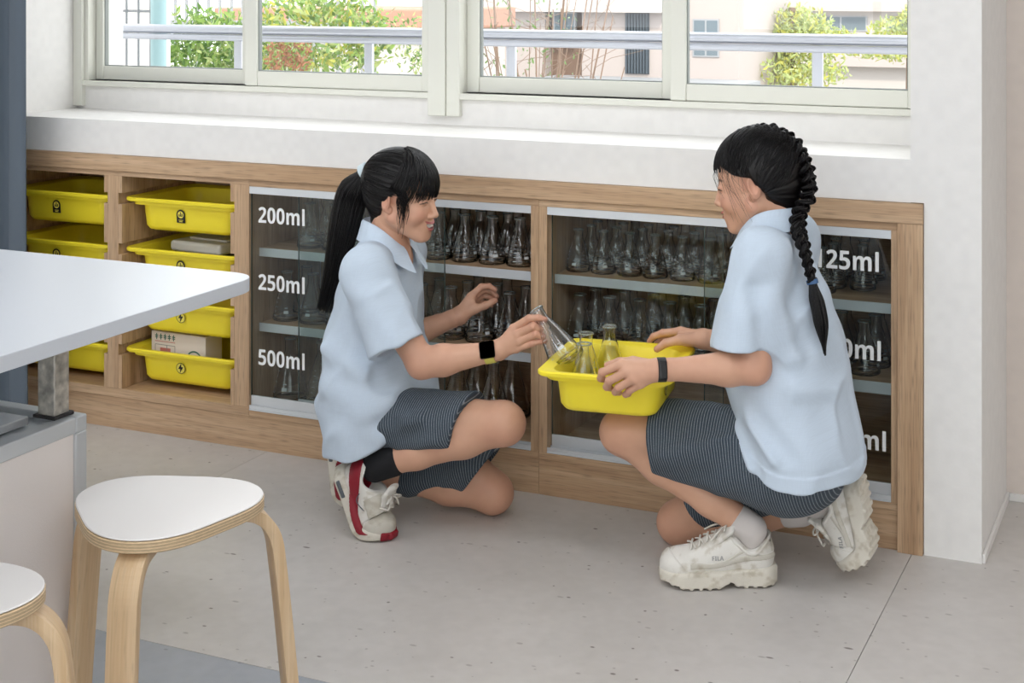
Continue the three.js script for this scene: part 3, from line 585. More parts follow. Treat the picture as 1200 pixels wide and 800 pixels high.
// bentwood stool with a rounded triangular plywood seat
function stoolSeat(off, y0, y1, R = 0.176) {
  const rings = [], n = 72;
  const ring = (k, y) => { const o = []; for (let i = 0; i < n; i++) { const a = -i / n * Math.PI * 2, rad = (R * (0.905 + 0.095 * Math.cos(3 * a)) ) + k; o.push([Math.cos(a) * rad, y, Math.sin(a) * rad]); } return o; };
  rings.push(ring(off - 0.003, y0), ring(off, y0 + 0.002), ring(off, y1 - 0.002), ring(off - 0.002, y1));
  return loftRings(rings.map((r) => r.slice().reverse()), true, true);
}
function legGeo() {
  const mid = [[0.05, 0.4175], [0.1, 0.4175], [0.142, 0.4155], [0.168, 0.405], [0.186, 0.386], [0.197, 0.36], [0.203, 0.32], [0.212, 0.24], [0.224, 0.12], [0.2355, 0.0]], h = 0.0095;
  const up = [], lo = [];
  mid.forEach((p, i) => { const a = mid[Math.max(0, i - 1)], b = mid[Math.min(mid.length - 1, i + 1)], dx = b[0] - a[0], dy = b[1] - a[1], l = Math.hypot(dx, dy); up.push([p[0] - dy / l * h, p[1] + dx / l * h]); lo.push([p[0] + dy / l * h, p[1] - dx / l * h]); });
  up[up.length - 1][1] = 0.0015; lo[lo.length - 1][1] = 0.0015;
  const s = new THREE.Shape(); s.moveTo(...up[0]); s.splineThru(up.slice(1).map((p) => new THREE.Vector2(...p))); s.lineTo(...lo[lo.length - 1]); s.splineThru(lo.slice(0, -1).reverse().map((p) => new THREE.Vector2(...p))); s.closePath();
  const g = new THREE.ExtrudeGeometry(s, { depth: 0.046, bevelEnabled: true, bevelThickness: 0.0015, bevelSize: 0.0015, bevelSegments: 2, curveSegments: 40 });
  g.translate(0, 0, -0.023);
  return uvBox(toCreasedNormals(g, 0.6), 'y');
}
const stoolLeg = legGeo();
function makeStool(label, x, z, turn) {
  const t = thing('stool', label, 'stool', [x, 0, z], turn, 'bentwood stools');
  const ply = stoolSeat(0, 0.4285, 0.449); 
  { const p = ply.attributes.position, uv = ply.attributes.uv, n = ply.attributes.normal; for (let i = 0; i < p.count; i++) if (Math.abs(n.getY(i)) < 0.8) uv.setXY(i, Math.atan2(p.getZ(i), p.getX(i)) * 0.17, (p.getY(i) - 0.4285)); }
  const seat = part(t, 'seat', ply, M.ply); part(seat, 'seat_laminate', stoolSeat(-0.0012, 0.4491, 0.4525), M.seat, 'off white laminate top');
  for (let k = 0; k < 3; k++) { const l = part(t, 'leg', stoolLeg, M.birch); l.rotation.y = k * Math.PI * 2 / 3; }
  return t;
}
makeStool('white seated bentwood stool standing clear beside the table base', -1.645, 1.52, 0.87);
makeStool('white seated bentwood stool cut off by the picture, in front of the other stool', -1.725, 1.985, 0.6);
{
  const nx = 150, ny = 24, pos = [], idx = [], uv = [], x0 = -4.35, x1 = -3.225, H0 = 0.03, H1 = 2.86, th = 0.0025;
  const f = (u, v) => { const a = u * 46 + Math.sin(u * 9) * 1.2; return 0.13 + 0.034 * Math.sin(a) * (0.85 + 0.15 * Math.sin(v * 3 + u * 7)) + 0.006 * Math.sin(a * 2.3 + v * 4); };
  for (const s of [1, -1]) for (let j = 0; j <= ny; j++) for (let i = 0; i <= nx; i++) { const u = i / nx, v = j / ny; pos.push(lerp(x0, x1, u) + 0.01 * (1 - v) * Math.sin(u * 20), lerp(H0, H1, v), f(u, v) + s * th); uv.push(u * 1.6, v * 2.83); }
  const n1 = (nx + 1) * (ny + 1), id = (s, i, j) => s * n1 + j * (nx + 1) + i;
  for (let j = 0; j < ny; j++) for (let i = 0; i < nx; i++) { idx.push(id(0, i, j), id(0, i + 1, j), id(0, i + 1, j + 1), id(0, i, j), id(0, i + 1, j + 1), id(0, i, j + 1)); idx.push(id(1, i, j), id(1, i + 1, j + 1), id(1, i + 1, j), id(1, i, j), id(1, i, j + 1), id(1, i + 1, j + 1)); }
  for (let j = 0; j < ny; j++) for (const i of [0, nx]) { const q = [id(0, i, j), id(1, i, j), id(1, i, j + 1), id(0, i, j + 1)]; i ? idx.push(q[0], q[1], q[2], q[0], q[2], q[3]) : idx.push(q[0], q[2], q[1], q[0], q[3], q[2]); }
  for (let i = 0; i < nx; i++) for (const j of [0, ny]) { const q = [id(0, i, j), id(1, i, j), id(1, i + 1, j), id(0, i + 1, j)]; j ? idx.push(q[0], q[2], q[1], q[0], q[3], q[2]) : idx.push(q[0], q[1], q[2], q[0], q[2], q[3]); }
  const g = new THREE.BufferGeometry(); g.setAttribute('position', new THREE.Float32BufferAttribute(pos, 3)); g.setAttribute('uv', new THREE.Float32BufferAttribute(uv, 2)); g.setIndex(idx); g.computeVertexNormals();
  const t = thing('curtain', 'slate grey curtain hanging in folds beside the window', 'curtain', [0, 0, 0]);
  part(t, 'cloth', g, M.curtain);
  part(t, 'curtain_rod', new THREE.CylinderGeometry(0.012, 0.012, 1.25, 14).rotateZ(Math.PI / 2).translate(-3.79, 2.885, 0.13), M.aluFrame);
}
// ---------------------------------------------------------------- joints of the two kneeling persons, metres
const GL = {ear:[-1.855,0.7899,0.373],neck:[-1.8953,0.696,0.3],sh:[-1.8633,0.6479,0.445],el:[-1.7084,0.4406,0.455],wr:[-1.53,0.4786,0.405],shF:[-1.922,0.636,0.155],elF:[-1.965,0.395,0.125],wrF:[-1.8425,0.4484,0.0],chest:[-1.9003,0.5497,0.3],belly:[-1.9078,0.3746,0.3],hipC:[-1.9296,0.2547,0.31],hip:[-1.893,0.2737,0.39],knee:[-1.5354,0.2929,0.36],ank:[-1.8358,0.1718,0.43],hipF:[-1.915,0.262,0.225],kneeF:[-1.6463,0.0575,0.19],ankF:[-1.9818,0.1044,0.29],heel:[-1.9455,0.1569,0.43],ball:[-1.8745,0.0108,0.43],toe:[-1.7714,0.012,0.43],heelF:[-2.0517,0.2001,0.31],ballF:[-2.0158,-0.0044,0.31],toeF:[-1.9196,-0.0098,0.31],tie:[-1.9509,0.8447,0.295],pt1:[-1.9937,0.8099,0.3],pt2:[-2.0127,0.714,0.315],pt3:[-2.0317,0.6052,0.33],pt4:[-2.0594,0.5071,0.335],flTop:[-1.4318,0.584,0.398],flBase:[-1.3472,0.4839,0.415],pocket:[-1.7563,0.6044,0.33]};
const GLH = {R:{w:[-1.53,0.4786,0.405],f:[[[-1.4852,0.5379,0.405],[-1.443,0.5662,0.415],[-1.4197,0.57,0.413],[-1.4044,0.5654,0.408]],[[-1.4709,0.5267,0.412],[-1.4289,0.551,0.422],[-1.4158,0.5421,0.412],[-1.4202,0.5315,0.402]],[[-1.4664,0.511,0.412],[-1.4232,0.5331,0.42],[-1.4092,0.5267,0.412],[-1.4136,0.5161,0.402]],[[-1.4785,0.49,0.405],[-1.4342,0.5088,0.415],[-1.4158,0.5141,0.412],[-1.4062,0.5143,0.404]],[[-1.5177,0.4945,0.388],[-1.4895,0.5212,0.376],[-1.4582,0.5406,0.376],[-1.4268,0.5509,0.382]]]},L:{w:[-1.8399,0.4486,-0.0],f:[[[-1.816,0.5007,-0.03],[-1.7937,0.5249,-0.048],[-1.7752,0.5269,-0.058],[-1.76,0.5178,-0.064]],[[-1.8156,0.4955,-0.045],[-1.794,0.5138,-0.07],[-1.7744,0.5093,-0.078],[-1.7614,0.4963,-0.078]],[[-1.8205,0.4815,-0.055],[-1.805,0.4941,-0.082],[-1.7844,0.4901,-0.088],[-1.7695,0.4804,-0.084]],[[-1.8299,0.4683,-0.058],[-1.8169,0.476,-0.085],[-1.7984,0.4719,-0.09],[-1.7818,0.4668,-0.088]],[[-1.8252,0.4569,-0.012],[-1.801,0.4679,-0.026],[-1.7759,0.4771,-0.038],[-1.7523,0.4913,-0.048]]]}};
const GR = {ear:[-0.9199,0.8964,0.355],neck:[-0.8976,0.7955,0.285],sh:[-0.8765,0.7598,0.435],el:[-0.8867,0.5204,0.46],wr:[-1.0704,0.5191,0.555],shF:[-0.885,0.752,0.135],elF:[-0.93,0.47,0.11],wrF:[-1.0755,0.5115,0.215],chest:[-0.8877,0.6368,0.285],belly:[-0.8601,0.4649,0.285],hipC:[-0.8326,0.3289,0.285],hip:[-0.8178,0.3364,0.36],knee:[-1.2244,0.3142,0.37],ank:[-0.9309,0.1202,0.33],hipF:[-0.835,0.3,0.205],kneeF:[-1.1541,0.0494,0.17],ankF:[-0.8522,0.1295,0.19],br0:[-0.8339,0.8688,0.28],br1:[-0.8271,0.824,0.315],br2:[-0.7975,0.758,0.365],br3:[-0.7812,0.7001,0.37],br4:[-0.759,0.6317,0.392],br5:[-0.7455,0.548,0.402],toe:[-1.1175,0.0,0.4255],heel:[-0.8834,0.0,0.3014],heelF:[-0.705,0.2426,0.215],ballF:[-0.6705,0.0545,0.215],toeF:[-0.7862,0.0128,0.2]};
const GRH = {L:{w:[-1.0704,0.5191,0.555],f:[[[-1.1553,0.5234,0.565],[-1.1988,0.5021,0.566],[-1.2091,0.484,0.55],[-1.206,0.4762,0.532]],[[-1.1408,0.5099,0.572],[-1.1805,0.4869,0.572],[-1.1938,0.4676,0.553],[-1.1915,0.4592,0.533]],[[-1.125,0.4968,0.572],[-1.1593,0.4739,0.57],[-1.1745,0.4581,0.551],[-1.1713,0.4521,0.533]],[[-1.1118,0.4855,0.565],[-1.1385,0.4668,0.562],[-1.1521,0.4541,0.547],[-1.1493,0.4509,0.533]],[[-1.1013,0.5227,0.545],[-1.1397,0.5231,0.532],[-1.1725,0.5191,0.53],[-1.2007,0.5085,0.53]]]},R:{w:[-1.0755,0.5115,0.215],f:[[[-1.1393,0.5219,0.208],[-1.1851,0.5116,0.2],[-1.2111,0.4995,0.194],[-1.2235,0.485,0.19]],[[-1.1458,0.5103,0.195],[-1.1905,0.4919,0.178],[-1.2087,0.4772,0.176],[-1.2073,0.4658,0.18]],[[-1.1448,0.498,0.185],[-1.1846,0.4763,0.17],[-1.1955,0.4627,0.17],[-1.1894,0.4541,0.175]],[[-1.1372,0.4878,0.182],[-1.1715,0.4672,0.17],[-1.1795,0.4544,0.172],[-1.1731,0.4482,0.178]],[[-1.0902,0.5103,0.235],[-1.1247,0.5125,0.252],[-1.1587,0.5023,0.258],[-1.1786,0.487,0.262]]]}};
// ---------------------------------------------------------------- implicit surfaces -> meshes (for bodies, clothes, shoes)
function smin(a, b, k) { if (k <= 0) return Math.min(a, b); const h = Math.max(k - Math.abs(a - b), 0) / k; return Math.min(a, b) - h * h * k * 0.25; }
function smax(a, b, k) { return -smin(-a, -b, k); }
// tapered capsule
function cone(a, b, r1, r2) {
  const [ax, ay, az] = a, dx = b[0] - ax, dy = b[1] - ay, dz = b[2] - az, l2 = dx * dx + dy * dy + dz * dz || 1e-9;
  return (x, y, z) => { const px = x - ax, py = y - ay, pz = z - az; let t = (px * dx + py * dy + pz * dz) / l2; t = t < 0 ? 0 : t > 1 ? 1 : t; const qx = px - dx * t, qy = py - dy * t, qz = pz - dz * t; return Math.sqrt(qx * qx + qy * qy + qz * qz) - (r1 + (r2 - r1) * t); };
}
function ball(c, r, m) { // ellipsoid, m = optional Euler
  let R = null; if (m) R = new THREE.Matrix3().setFromMatrix4(new THREE.Matrix4().makeRotationFromEuler(new THREE.Euler(...m))).transpose().elements;
  return (x, y, z) => { let a = x - c[0], b = y - c[1], d = z - c[2]; if (R) { const u = R[0] * a + R[3] * b + R[6] * d, v = R[1] * a + R[4] * b + R[7] * d, w = R[2] * a + R[5] * b + R[8] * d; a = u; b = v; d = w; }
    const X = a / r[0], Y = b / r[1], Z = d / r[2], k0 = Math.sqrt(X * X + Y * Y + Z * Z), X2 = X / r[0], Y2 = Y / r[1], Z2 = Z / r[2], k1 = Math.sqrt(X2 * X2 + Y2 * Y2 + Z2 * Z2) || 1e-9; return k0 * (k0 - 1) / k1; };
}
// union of [f, k] with smooth blending, in order
const join = (list) => (x, y, z) => { let d = 1e9; for (const [f, k] of list) d = smin(d, f(x, y, z), k); return d; };
// upright stack of ellipses: rows [y, cx, cz, a, b] from top to bottom
function stack(rows, cap = 0.03) {
  const R = rows.slice().sort((p, q) => p[0] - q[0]), n = R.length;
  return (x, y, z) => {
    const yy = clamp(y, R[0][0], R[n - 1][0]); let i = 0; while (i < n - 2 && yy > R[i + 1][0]) i++;
    const t = (yy - R[i][0]) / (R[i + 1][0] - R[i][0]), s = t * t * (3 - 2 * t) * 0.5 + t * 0.5, A = R[i], B = R[i + 1];
    const cx = lerp(A[1], B[1], s), cz = lerp(A[2], B[2], s), a = lerp(A[3], B[3], s), b = lerp(A[4], B[4], s);
    const dx = x - cx, dz = z - cz, q = Math.sqrt(dx * dx / (a * a) + dz * dz / (b * b)), side = (q - 1) * Math.min(a, b);
    const out = Math.abs(y - yy); if (out === 0) return side;
    return side > -cap ? Math.sqrt(Math.max(side + cap, 0) ** 2 + out * out) - cap : out - cap;
  };
}
const h3 = (x, y, z) => { let h = (Math.imul(x, 374761393) + Math.imul(y, 668265263) + Math.imul(z, 2147483629)) | 0; h = Math.imul(h ^ (h >>> 13), 1274126177); h ^= h >>> 16; return (h >>> 0) / 4294967296; };
function noise3(x, y, z) {
  const xi = Math.floor(x), yi = Math.floor(y), zi = Math.floor(z); let fx = x - xi, fy = y - yi, fz = z - zi; fx = fx * fx * (3 - 2 * fx); fy = fy * fy * (3 - 2 * fy); fz = fz * fz * (3 - 2 * fz);
  const l = (a, b, t) => a + (b - a) * t;
  return l(l(l(h3(xi, yi, zi), h3(xi + 1, yi, zi), fx), l(h3(xi, yi + 1, zi), h3(xi + 1, yi + 1, zi), fx), fy), l(l(h3(xi, yi, zi + 1), h3(xi + 1, yi, zi + 1), fx), l(h3(xi, yi + 1, zi + 1), h3(xi + 1, yi + 1, zi + 1), fx), fy), fz) * 2 - 1;
}
// surface nets over the blocks that the surface crosses
function meshField(f, lo, hi, h, slack = 1.25) {
  const B = 8, nb = [0, 1, 2].map((i) => Math.ceil((hi[i] - lo[i]) / (h * B))), n = nb.map((q) => q * B + 1);
  const vals = new Float32Array(n[0] * n[1] * n[2]).fill(1e3), live = [], id = (i, j, k) => (k * n[1] + j) * n[0] + i;
  const rad = h * B * 0.866 * slack + h, done = new Uint8Array(vals.length);
  for (let c = 0; c < nb[2]; c++) for (let b = 0; b < nb[1]; b++) for (let a = 0; a < nb[0]; a++) {
    const d = f(lo[0] + (a + 0.5) * B * h, lo[1] + (b + 0.5) * B * h, lo[2] + (c + 0.5) * B * h);
    if (Math.abs(d) > rad) { continue; }
    live.push([a, b, c]);
    for (let k = c * B; k <= c * B + B; k++) for (let j = b * B; j <= b * B + B; j++) for (let i = a * B; i <= a * B + B; i++) { const q = id(i, j, k); if (!done[q]) { done[q] = 1; vals[q] = f(lo[0] + i * h, lo[1] + j * h, lo[2] + k * h); } }
  }
  const vert = new Map(), pos = [], idx = [];
  const E = [[0, 1], [0, 2], [0, 4], [1, 3], [1, 5], [2, 3], [2, 6], [3, 7], [4, 5], [4, 6], [5, 7], [6, 7]];
  const cell = (i, j, k) => {
    const key = id(i, j, k); let v = vert.get(key); if (v !== undefined) return v;
    const c = []; let any = 0;
    for (let q = 0; q < 8; q++) { const w = id(i + (q & 1), j + ((q >> 1) & 1), k + (q >> 2)); if (!done[w]) { vert.set(key, -1); return -1; } c.push(vals[w]); if (vals[w] < 0) any++; }
    if (!any || any === 8) { vert.set(key, -1); return -1; }
    let x = 0, y = 0, z = 0, m = 0;
    for (const [p, q] of E) if ((c[p] < 0) !== (c[q] < 0)) { const t = c[p] / (c[p] - c[q]); x += (p & 1) + t * ((q & 1) - (p & 1)); y += ((p >> 1) & 1) + t * (((q >> 1) & 1) - ((p >> 1) & 1)); z += (p >> 2) + t * ((q >> 2) - (p >> 2)); m++; }
    v = pos.length / 3; pos.push(lo[0] + (i + x / m) * h, lo[1] + (j + y / m) * h, lo[2] + (k + z / m) * h); vert.set(key, v); return v;
  };
  const quad = (a, b, c, d, flip) => { if (a < 0 || b < 0 || c < 0 || d < 0) return; flip ? idx.push(a, c, b, a, d, c) : idx.push(a, b, c, a, c, d); };
  for (const [a, b, c] of live) for (let k = c * B; k < c * B + B; k++) for (let j = b * B; j < b * B + B; j++) for (let i = a * B; i < a * B + B; i++) {
    const s = vals[id(i, j, k)] < 0;
    if (j && k && s !== (vals[id(i + 1, j, k)] < 0)) quad(cell(i, j - 1, k - 1), cell(i, j, k - 1), cell(i, j, k), cell(i, j - 1, k), !s);
    if (i && k && s !== (vals[id(i, j + 1, k)] < 0)) quad(cell(i - 1, j, k - 1), cell(i - 1, j, k), cell(i, j, k), cell(i, j, k - 1), !s);
    if (i && j && s !== (vals[id(i, j, k + 1)] < 0)) quad(cell(i - 1, j - 1, k), cell(i, j - 1, k), cell(i, j, k), cell(i - 1, j, k), !s);
  }
  const P = new Float32Array(pos), N = new Float32Array(pos.length), e = h * 0.6;
  for (let v = 0; v < P.length; v += 3) {
    let x = P[v], y = P[v + 1], z = P[v + 2];
    let gx = f(x + e, y, z) - f(x - e, y, z), gy = f(x, y + e, z) - f(x, y - e, z), gz = f(x, y, z + e) - f(x, y, z - e), l = Math.hypot(gx, gy, gz) || 1e-9;
    N[v] = gx / l; N[v + 1] = gy / l; N[v + 2] = gz / l;
  }
  const g = new THREE.BufferGeometry(); g.setAttribute('position', new THREE.BufferAttribute(P, 3)); g.setAttribute('normal', new THREE.BufferAttribute(N, 3)); g.setIndex(idx);
  return g;
}
const planarUV = (g, f) => { const p = g.attributes.position, uv = new Float32Array(p.count * 2); for (let i = 0; i < p.count; i++) { const q = f(p.getX(i), p.getY(i), p.getZ(i)); uv[i * 2] = q[0]; uv[i * 2 + 1] = q[1]; } g.setAttribute('uv', new THREE.BufferAttribute(uv, 2)); return g; };
const paint = (g, f) => { const p = g.attributes.position, n = g.attributes.normal, c = new Float32Array(p.count * 3); for (let i = 0; i < p.count; i++) c.set(f(p.getX(i), p.getY(i), p.getZ(i), n.getX(i), n.getY(i), n.getZ(i)), i * 3); g.setAttribute('color', new THREE.BufferAttribute(c, 3)); return g; };
const lin = (hex) => { const c = new THREE.Color(hex); return [c.r, c.g, c.b]; };
// many thin tapering strands gathered into one geometry
class Strands {
  constructor() { this.p = []; this.n = []; this.i = []; }
  add(pts, r0, r1, sides = 4) {
    const m = pts.length, base = this.p.length / 3; let ref = V(0.31, 0.11, 0.94), t = V(0, 0, 0), u = V(0, 0, 0), w = V(0, 0, 0);
    for (let k = 0; k < m; k++) {
      const a = pts[Math.max(0, k - 1)], b = pts[Math.min(m - 1, k + 1)]; t.copy(b).sub(a).normalize(); u.copy(ref).addScaledVector(t, -ref.dot(t)).normalize(); w.crossVectors(t, u); ref.copy(u);
      const s = k / (m - 1), r = (r0 + (r1 - r0) * s) * (k === 0 ? 0.6 : 1);
      for (let q = 0; q < sides; q++) { const A = q / sides * 6.2832, c = Math.cos(A), d = Math.sin(A), nx = u.x * c + w.x * d, ny = u.y * c + w.y * d, nz = u.z * c + w.z * d; this.p.push(pts[k].x + nx * r, pts[k].y + ny * r, pts[k].z + nz * r); this.n.push(nx, ny, nz); }
    }
    for (let k = 0; k + 1 < m; k++) for (let q = 0; q < sides; q++) { const a = base + k * sides + q, b = base + k * sides + (q + 1) % sides, c = a + sides, d = b + sides; this.i.push(a, b, c, b, d, c); }
  }
  geo() { const g = new THREE.BufferGeometry(); g.setAttribute('position', new THREE.Float32BufferAttribute(this.p, 3)); g.setAttribute('normal', new THREE.Float32BufferAttribute(this.n, 3)); g.setIndex(this.i); return g; }
}
function joinMeshes(list) { // position, normal, colour only
  return mergeGeometries(list.map((g) => { for (const k of Object.keys(g.attributes)) if (!['position', 'normal', 'color'].includes(k)) g.deleteAttribute(k); return g; }));
}
// ---------------------------------------------------------------- people: shared pieces
const skinMat = phys({ color: 0xffffff, vertexColors: true, roughness: 0.5, sheen: 0.15, sheenRoughness: 0.6, sheenColor: new THREE.Color(0.9, 0.6, 0.5) });
const hairMat = phys({ color: 0x0e0b0b, roughness: 0.36, specularIntensity: 0.6 });
const shirtMat = phys({ map: shirtTex, roughness: 0.85, bumpMap: weaveBump, bumpScale: 0.00008, sheen: 0.25, sheenRoughness: 0.7 });
const shortsMat = std({ map: stripeTex, roughness: 0.9, bumpMap: weaveBump, bumpScale: 0.0004 });
const sockWhite = std({ color: 0xe6dfda, roughness: 0.95, bumpMap: weaveBump, bumpScale: 0.0008 }), sockBlack = std({ color: 0x17171a, roughness: 0.95 });
const SKIN = lin(0xd6a98c), FLUSH = lin(0xc68570), LIP = lin(0xb86560), DARKHAIR = lin(0x1c1513), NAIL = lin(0xe8bfae);
const skinTone = (x, y, z) => { const n = 0.5 + 0.5 * noise3(x * 22, y * 22, z * 22), m = 0.5 + 0.5 * noise3(x * 90, y * 90, z * 90); const c = mix3(SKIN, FLUSH, 0.12 + 0.2 * n * n); const k = 0.97 + 0.05 * m; return [c[0] * k, c[1] * k, c[2] * k]; };
// hand from a wrist point and five chains (index, middle, ring, little, thumb)
function handField(H, dorsalIn, sc = 1) {
  const w = H.w, list = [], F = H.f, mid = (a, b, t) => [lerp(a[0], b[0], t), lerp(a[1], b[1], t), lerp(a[2], b[2], t)];
  const palm = [];
  for (let i = 0; i < 4; i++) palm.push([cone(mid(w, F[i][0], 0.12), mid(w, F[i][0], 0.94), 0.0155 * sc, [0.0118, 0.0122, 0.0115, 0.0108][i] * sc), 0.012]);
  palm.push([cone(mid(w, F[4][0], 0.35), F[4][1], 0.0165 * sc, 0.012 * sc), 0.014]);
  palm.push([cone(mid(F[4][0], F[0][0], 0.2), mid(F[4][1], F[0][0], 0.55), 0.009 * sc, 0.007 * sc), 0.012]);
  const palmF = join(palm);
  const fingers = F.map((c, i) => {
    const r = [[0.0103, 0.0092, 0.0083, 0.0068], [0.0105, 0.0094, 0.0085, 0.007], [0.01, 0.0089, 0.008, 0.0066], [0.009, 0.0079, 0.0071, 0.006], [0.0118, 0.0112, 0.0103, 0.0082]][i].map((q) => q * sc);
    return join([[cone(c[0], c[1], r[0], r[1]), 0], [cone(c[1], c[2], r[1], r[2]), 0.003], [cone(c[2], c[3], r[2], r[3]), 0.003]]);
  });
  return (x, y, z) => { let d = palmF(x, y, z); const base = d; let f = 1e9; for (const g of fingers) { const q = g(x, y, z); f = Math.min(f, q); } d = smin(base, f, 0.007); return d; };
}
const boundsOf = (pts, m) => { const lo = [1e9, 1e9, 1e9], hi = [-1e9, -1e9, -1e9]; for (const p of pts) for (let i = 0; i < 3; i++) { lo[i] = Math.min(lo[i], p[i] - m); hi[i] = Math.max(hi[i], p[i] + m); } return [lo, hi]; };
// head in its own axes: +x face, +y up, +z the person's right; eye level at y = 0
function headGeo(opt) {
  const S = (f) => (x, y, z) => f(x, y, Math.abs(z));
  const sm = opt.smile;
  const add = join([
    [ball([-0.014, 0.036, 0], [0.092, 0.08, 0.0735]), 0], [ball([0.03, -0.012, 0], [0.0585, 0.083, 0.061]), 0.03],
    [S(cone([0.004, -0.05, 0.052], [0.058, -0.092, 0.016], 0.019, 0.017)), 0.028], [ball([0.0715, -0.0985, 0], [0.0165, 0.015, 0.02]), 0.022],
    [S(ball([0.058, -0.036, 0.035], [0.026, 0.024, 0.024])), 0.02], [ball([0.074, -0.066, 0], [0.0185, 0.022, 0.027]), 0.018],
    [cone([-0.028, -0.04, 0], [-0.045, -0.135, 0], 0.046, 0.045), 0.03],
  ]);
  const sockets = S(ball([0.095, 0.003, 0.031], [0.014, 0.0105, 0.018]));
  const lids = S(ball([0.0735, 0.002, 0.0305], [0.0135, 0.0115, 0.0145]));
  const nose = join([[cone([0.086, 0.006, 0], [0.1005, -0.033, 0], 0.0055, 0.0085), 0], [ball([0.101, -0.035, 0], [0.0085, 0.0078, 0.0085]), 0.006], [S(ball([0.093, -0.0385, 0.0105], [0.0085, 0.0065, 0.0058])), 0.006]]);
  const nostril = S(ball([0.0965, -0.0445, 0.0062], [0.0042, 0.0032, 0.0028]));
  const lift = (z) => 0.0085 * (z / 0.024) ** 2 * sm;
  const upLip = (x, y, z) => { const yy = y - lift(z), ww = clamp(1 - (z / (0.0215 + 0.006 * sm)) ** 2, 0.02, 1); return ball([0.0905 - 0.35 * Math.abs(z) * Math.abs(z) / 0.03, -0.0605, z], [0.0065 * ww + 0.002, 0.0042 * ww + 0.0008, 0.01])(x, yy, z); };
  const loLip = (x, y, z) => { const yy = y - lift(z), ww = clamp(1 - (z / (0.019 + 0.005 * sm)) ** 2, 0.02, 1); return ball([0.0885 - 0.35 * z * z / 0.03, -0.0605 - 0.0085 - 0.006 * opt.open * ww, z], [0.0068 * ww + 0.002, 0.005 * ww + 0.0008, 0.01])(x, yy, z); };
  const slit = (x, y, z) => { const yy = y - lift(z), ww = clamp(1 - (z / (0.0215 + 0.004 * sm)) ** 2, 0.01, 1); return ball([0.096, -0.0645 - 0.0025 * opt.open, z], [0.0125 * Math.sqrt(ww), (0.0012 + 0.0052 * opt.open) * ww + 0.0002, 0.01])(x, yy, z); };
  const ear = S((x, y, z) => { let d = ball([-0.012, -0.004, 0.0745], [0.0155, 0.029, 0.0085], [0, -0.42, -0.12])(x, y, z); d = smin(d, ball([-0.004, -0.026, 0.071], [0.0095, 0.011, 0.006])(x, y, z), 0.006); d = smax(d, -ball([-0.011, -0.001, 0.0825], [0.0092, 0.0185, 0.0065], [0, -0.42, -0.12])(x, y, z), 0.004); return d; });
  const f = (x, y, z) => {
    let d = add(x, y, z); d = smax(d, -sockets(x, y, z), 0.014); d = smin(d, lids(x, y, z), 0.006); d = smin(d, nose(x, y, z), 0.008); d = smax(d, -nostril(x, y, z), 0.002);
    if (x > 0.06 && y < -0.038 && y > -0.092 && z < 0.036 && z > -0.036) { d = smin(d, upLip(x, y, z), 0.003); d = smin(d, loLip(x, y, z), 0.003); d = smax(d, -slit(x, y, z), 0.0015); }
    return smin(d, ear(x, y, z), 0.006);
  };
  const g = meshField(f, [-0.125, -0.16, -0.1], [0.125, 0.125, 0.1], 0.0019);
  return paint(g, (x, y, z, nx, ny, nz) => {
    let c = skinTone(x + opt.seed, y, z); const az = Math.abs(z);
    const cheek = Math.exp(-((x - 0.075) ** 2 / 0.0008 + (y + 0.034) ** 2 / 0.0005 + (az - 0.042) ** 2 / 0.0004)); c = mix3(c, FLUSH, 0.5 * cheek);
    if (az > 0.066 && Math.abs(x + 0.01) < 0.03) c = mix3(c, FLUSH, 0.3);
    if (x > 0.06 && y < -0.045 && y > -0.085) {
      const u = upLip(x, y, z), l = loLip(x, y, z), s = slit(x, y, z); const m = Math.min(u, l);
      c = mix3(c, LIP, sstep(0.0014, 0.0, m));
      if (s < 0.0006 && opt.open > 0.3) { const yy = y - lift(z); c = az < 0.017 && yy > -0.0715 ? lin(0xe9e2d8) : lin(0x6e2f2c); } else if (s < 0.0007) c = lin(0x8a423f);
    }
    if (x > 0.06) {
      const zz = (az - 0.0305) / 0.0155; // lash line: an arch for smiling eyes
      if (Math.abs(zz) < 1.05) { const yl = 0.0022 - 0.0042 * zz * zz * 1.0 - 0.0008; const dl = Math.abs(y - yl); c = mix3(c, DARKHAIR, 0.95 * sstep(0.0028, 0.0013, dl) * sstep(1.05, 0.85, Math.abs(zz))); const yf = yl + 0.0052; c = mix3(c, FLUSH, 0.45 * sstep(0.0014, 0.0004, Math.abs(y - yf))); }
      const zb = (az - 0.031) / 0.02; if (Math.abs(zb) < 1) { const yb = 0.0215 - 0.004 * zb * zb + 0.001 * zb; c = mix3(c, DARKHAIR, 0.75 * sstep(0.0042, 0.0016, Math.abs(y - yb)) * sstep(1, 0.7, Math.abs(zb))); }
    }
    return c;
  });
}
function headMatrix(at, yaw, pitch, roll, sc = 1) { // yaw about y from facing +x; pitch > 0 looks down
  const m = new THREE.Matrix4().makeRotationY(yaw).multiply(new THREE.Matrix4().makeRotationZ(-pitch)).multiply(new THREE.Matrix4().makeRotationX(roll)).multiply(new THREE.Matrix4().makeScale(sc, sc, sc)); m.setPosition(at); return m;
}
// clothes helpers -------------------------------------------------------------
const folds = (x, y, z, s = 1) => { const a = noise3(x * 8 + y * 5, y * 3.5, z * 8), b = noise3(x * 12 - y * 8 + 7, y * 5 + 3 + x * 3, z * 12), r = Math.exp(-b * b * 9); return s * (0.006 * a + 0.006 * (r - 0.4)); };
const fold = (a, b, w, amp) => { const c = cone(a, b, 0, 0); return (x, y, z) => { const d = c(x, y, z); return 1.5 * amp * Math.exp(-d * d / (w * w * 2.2)); }; };
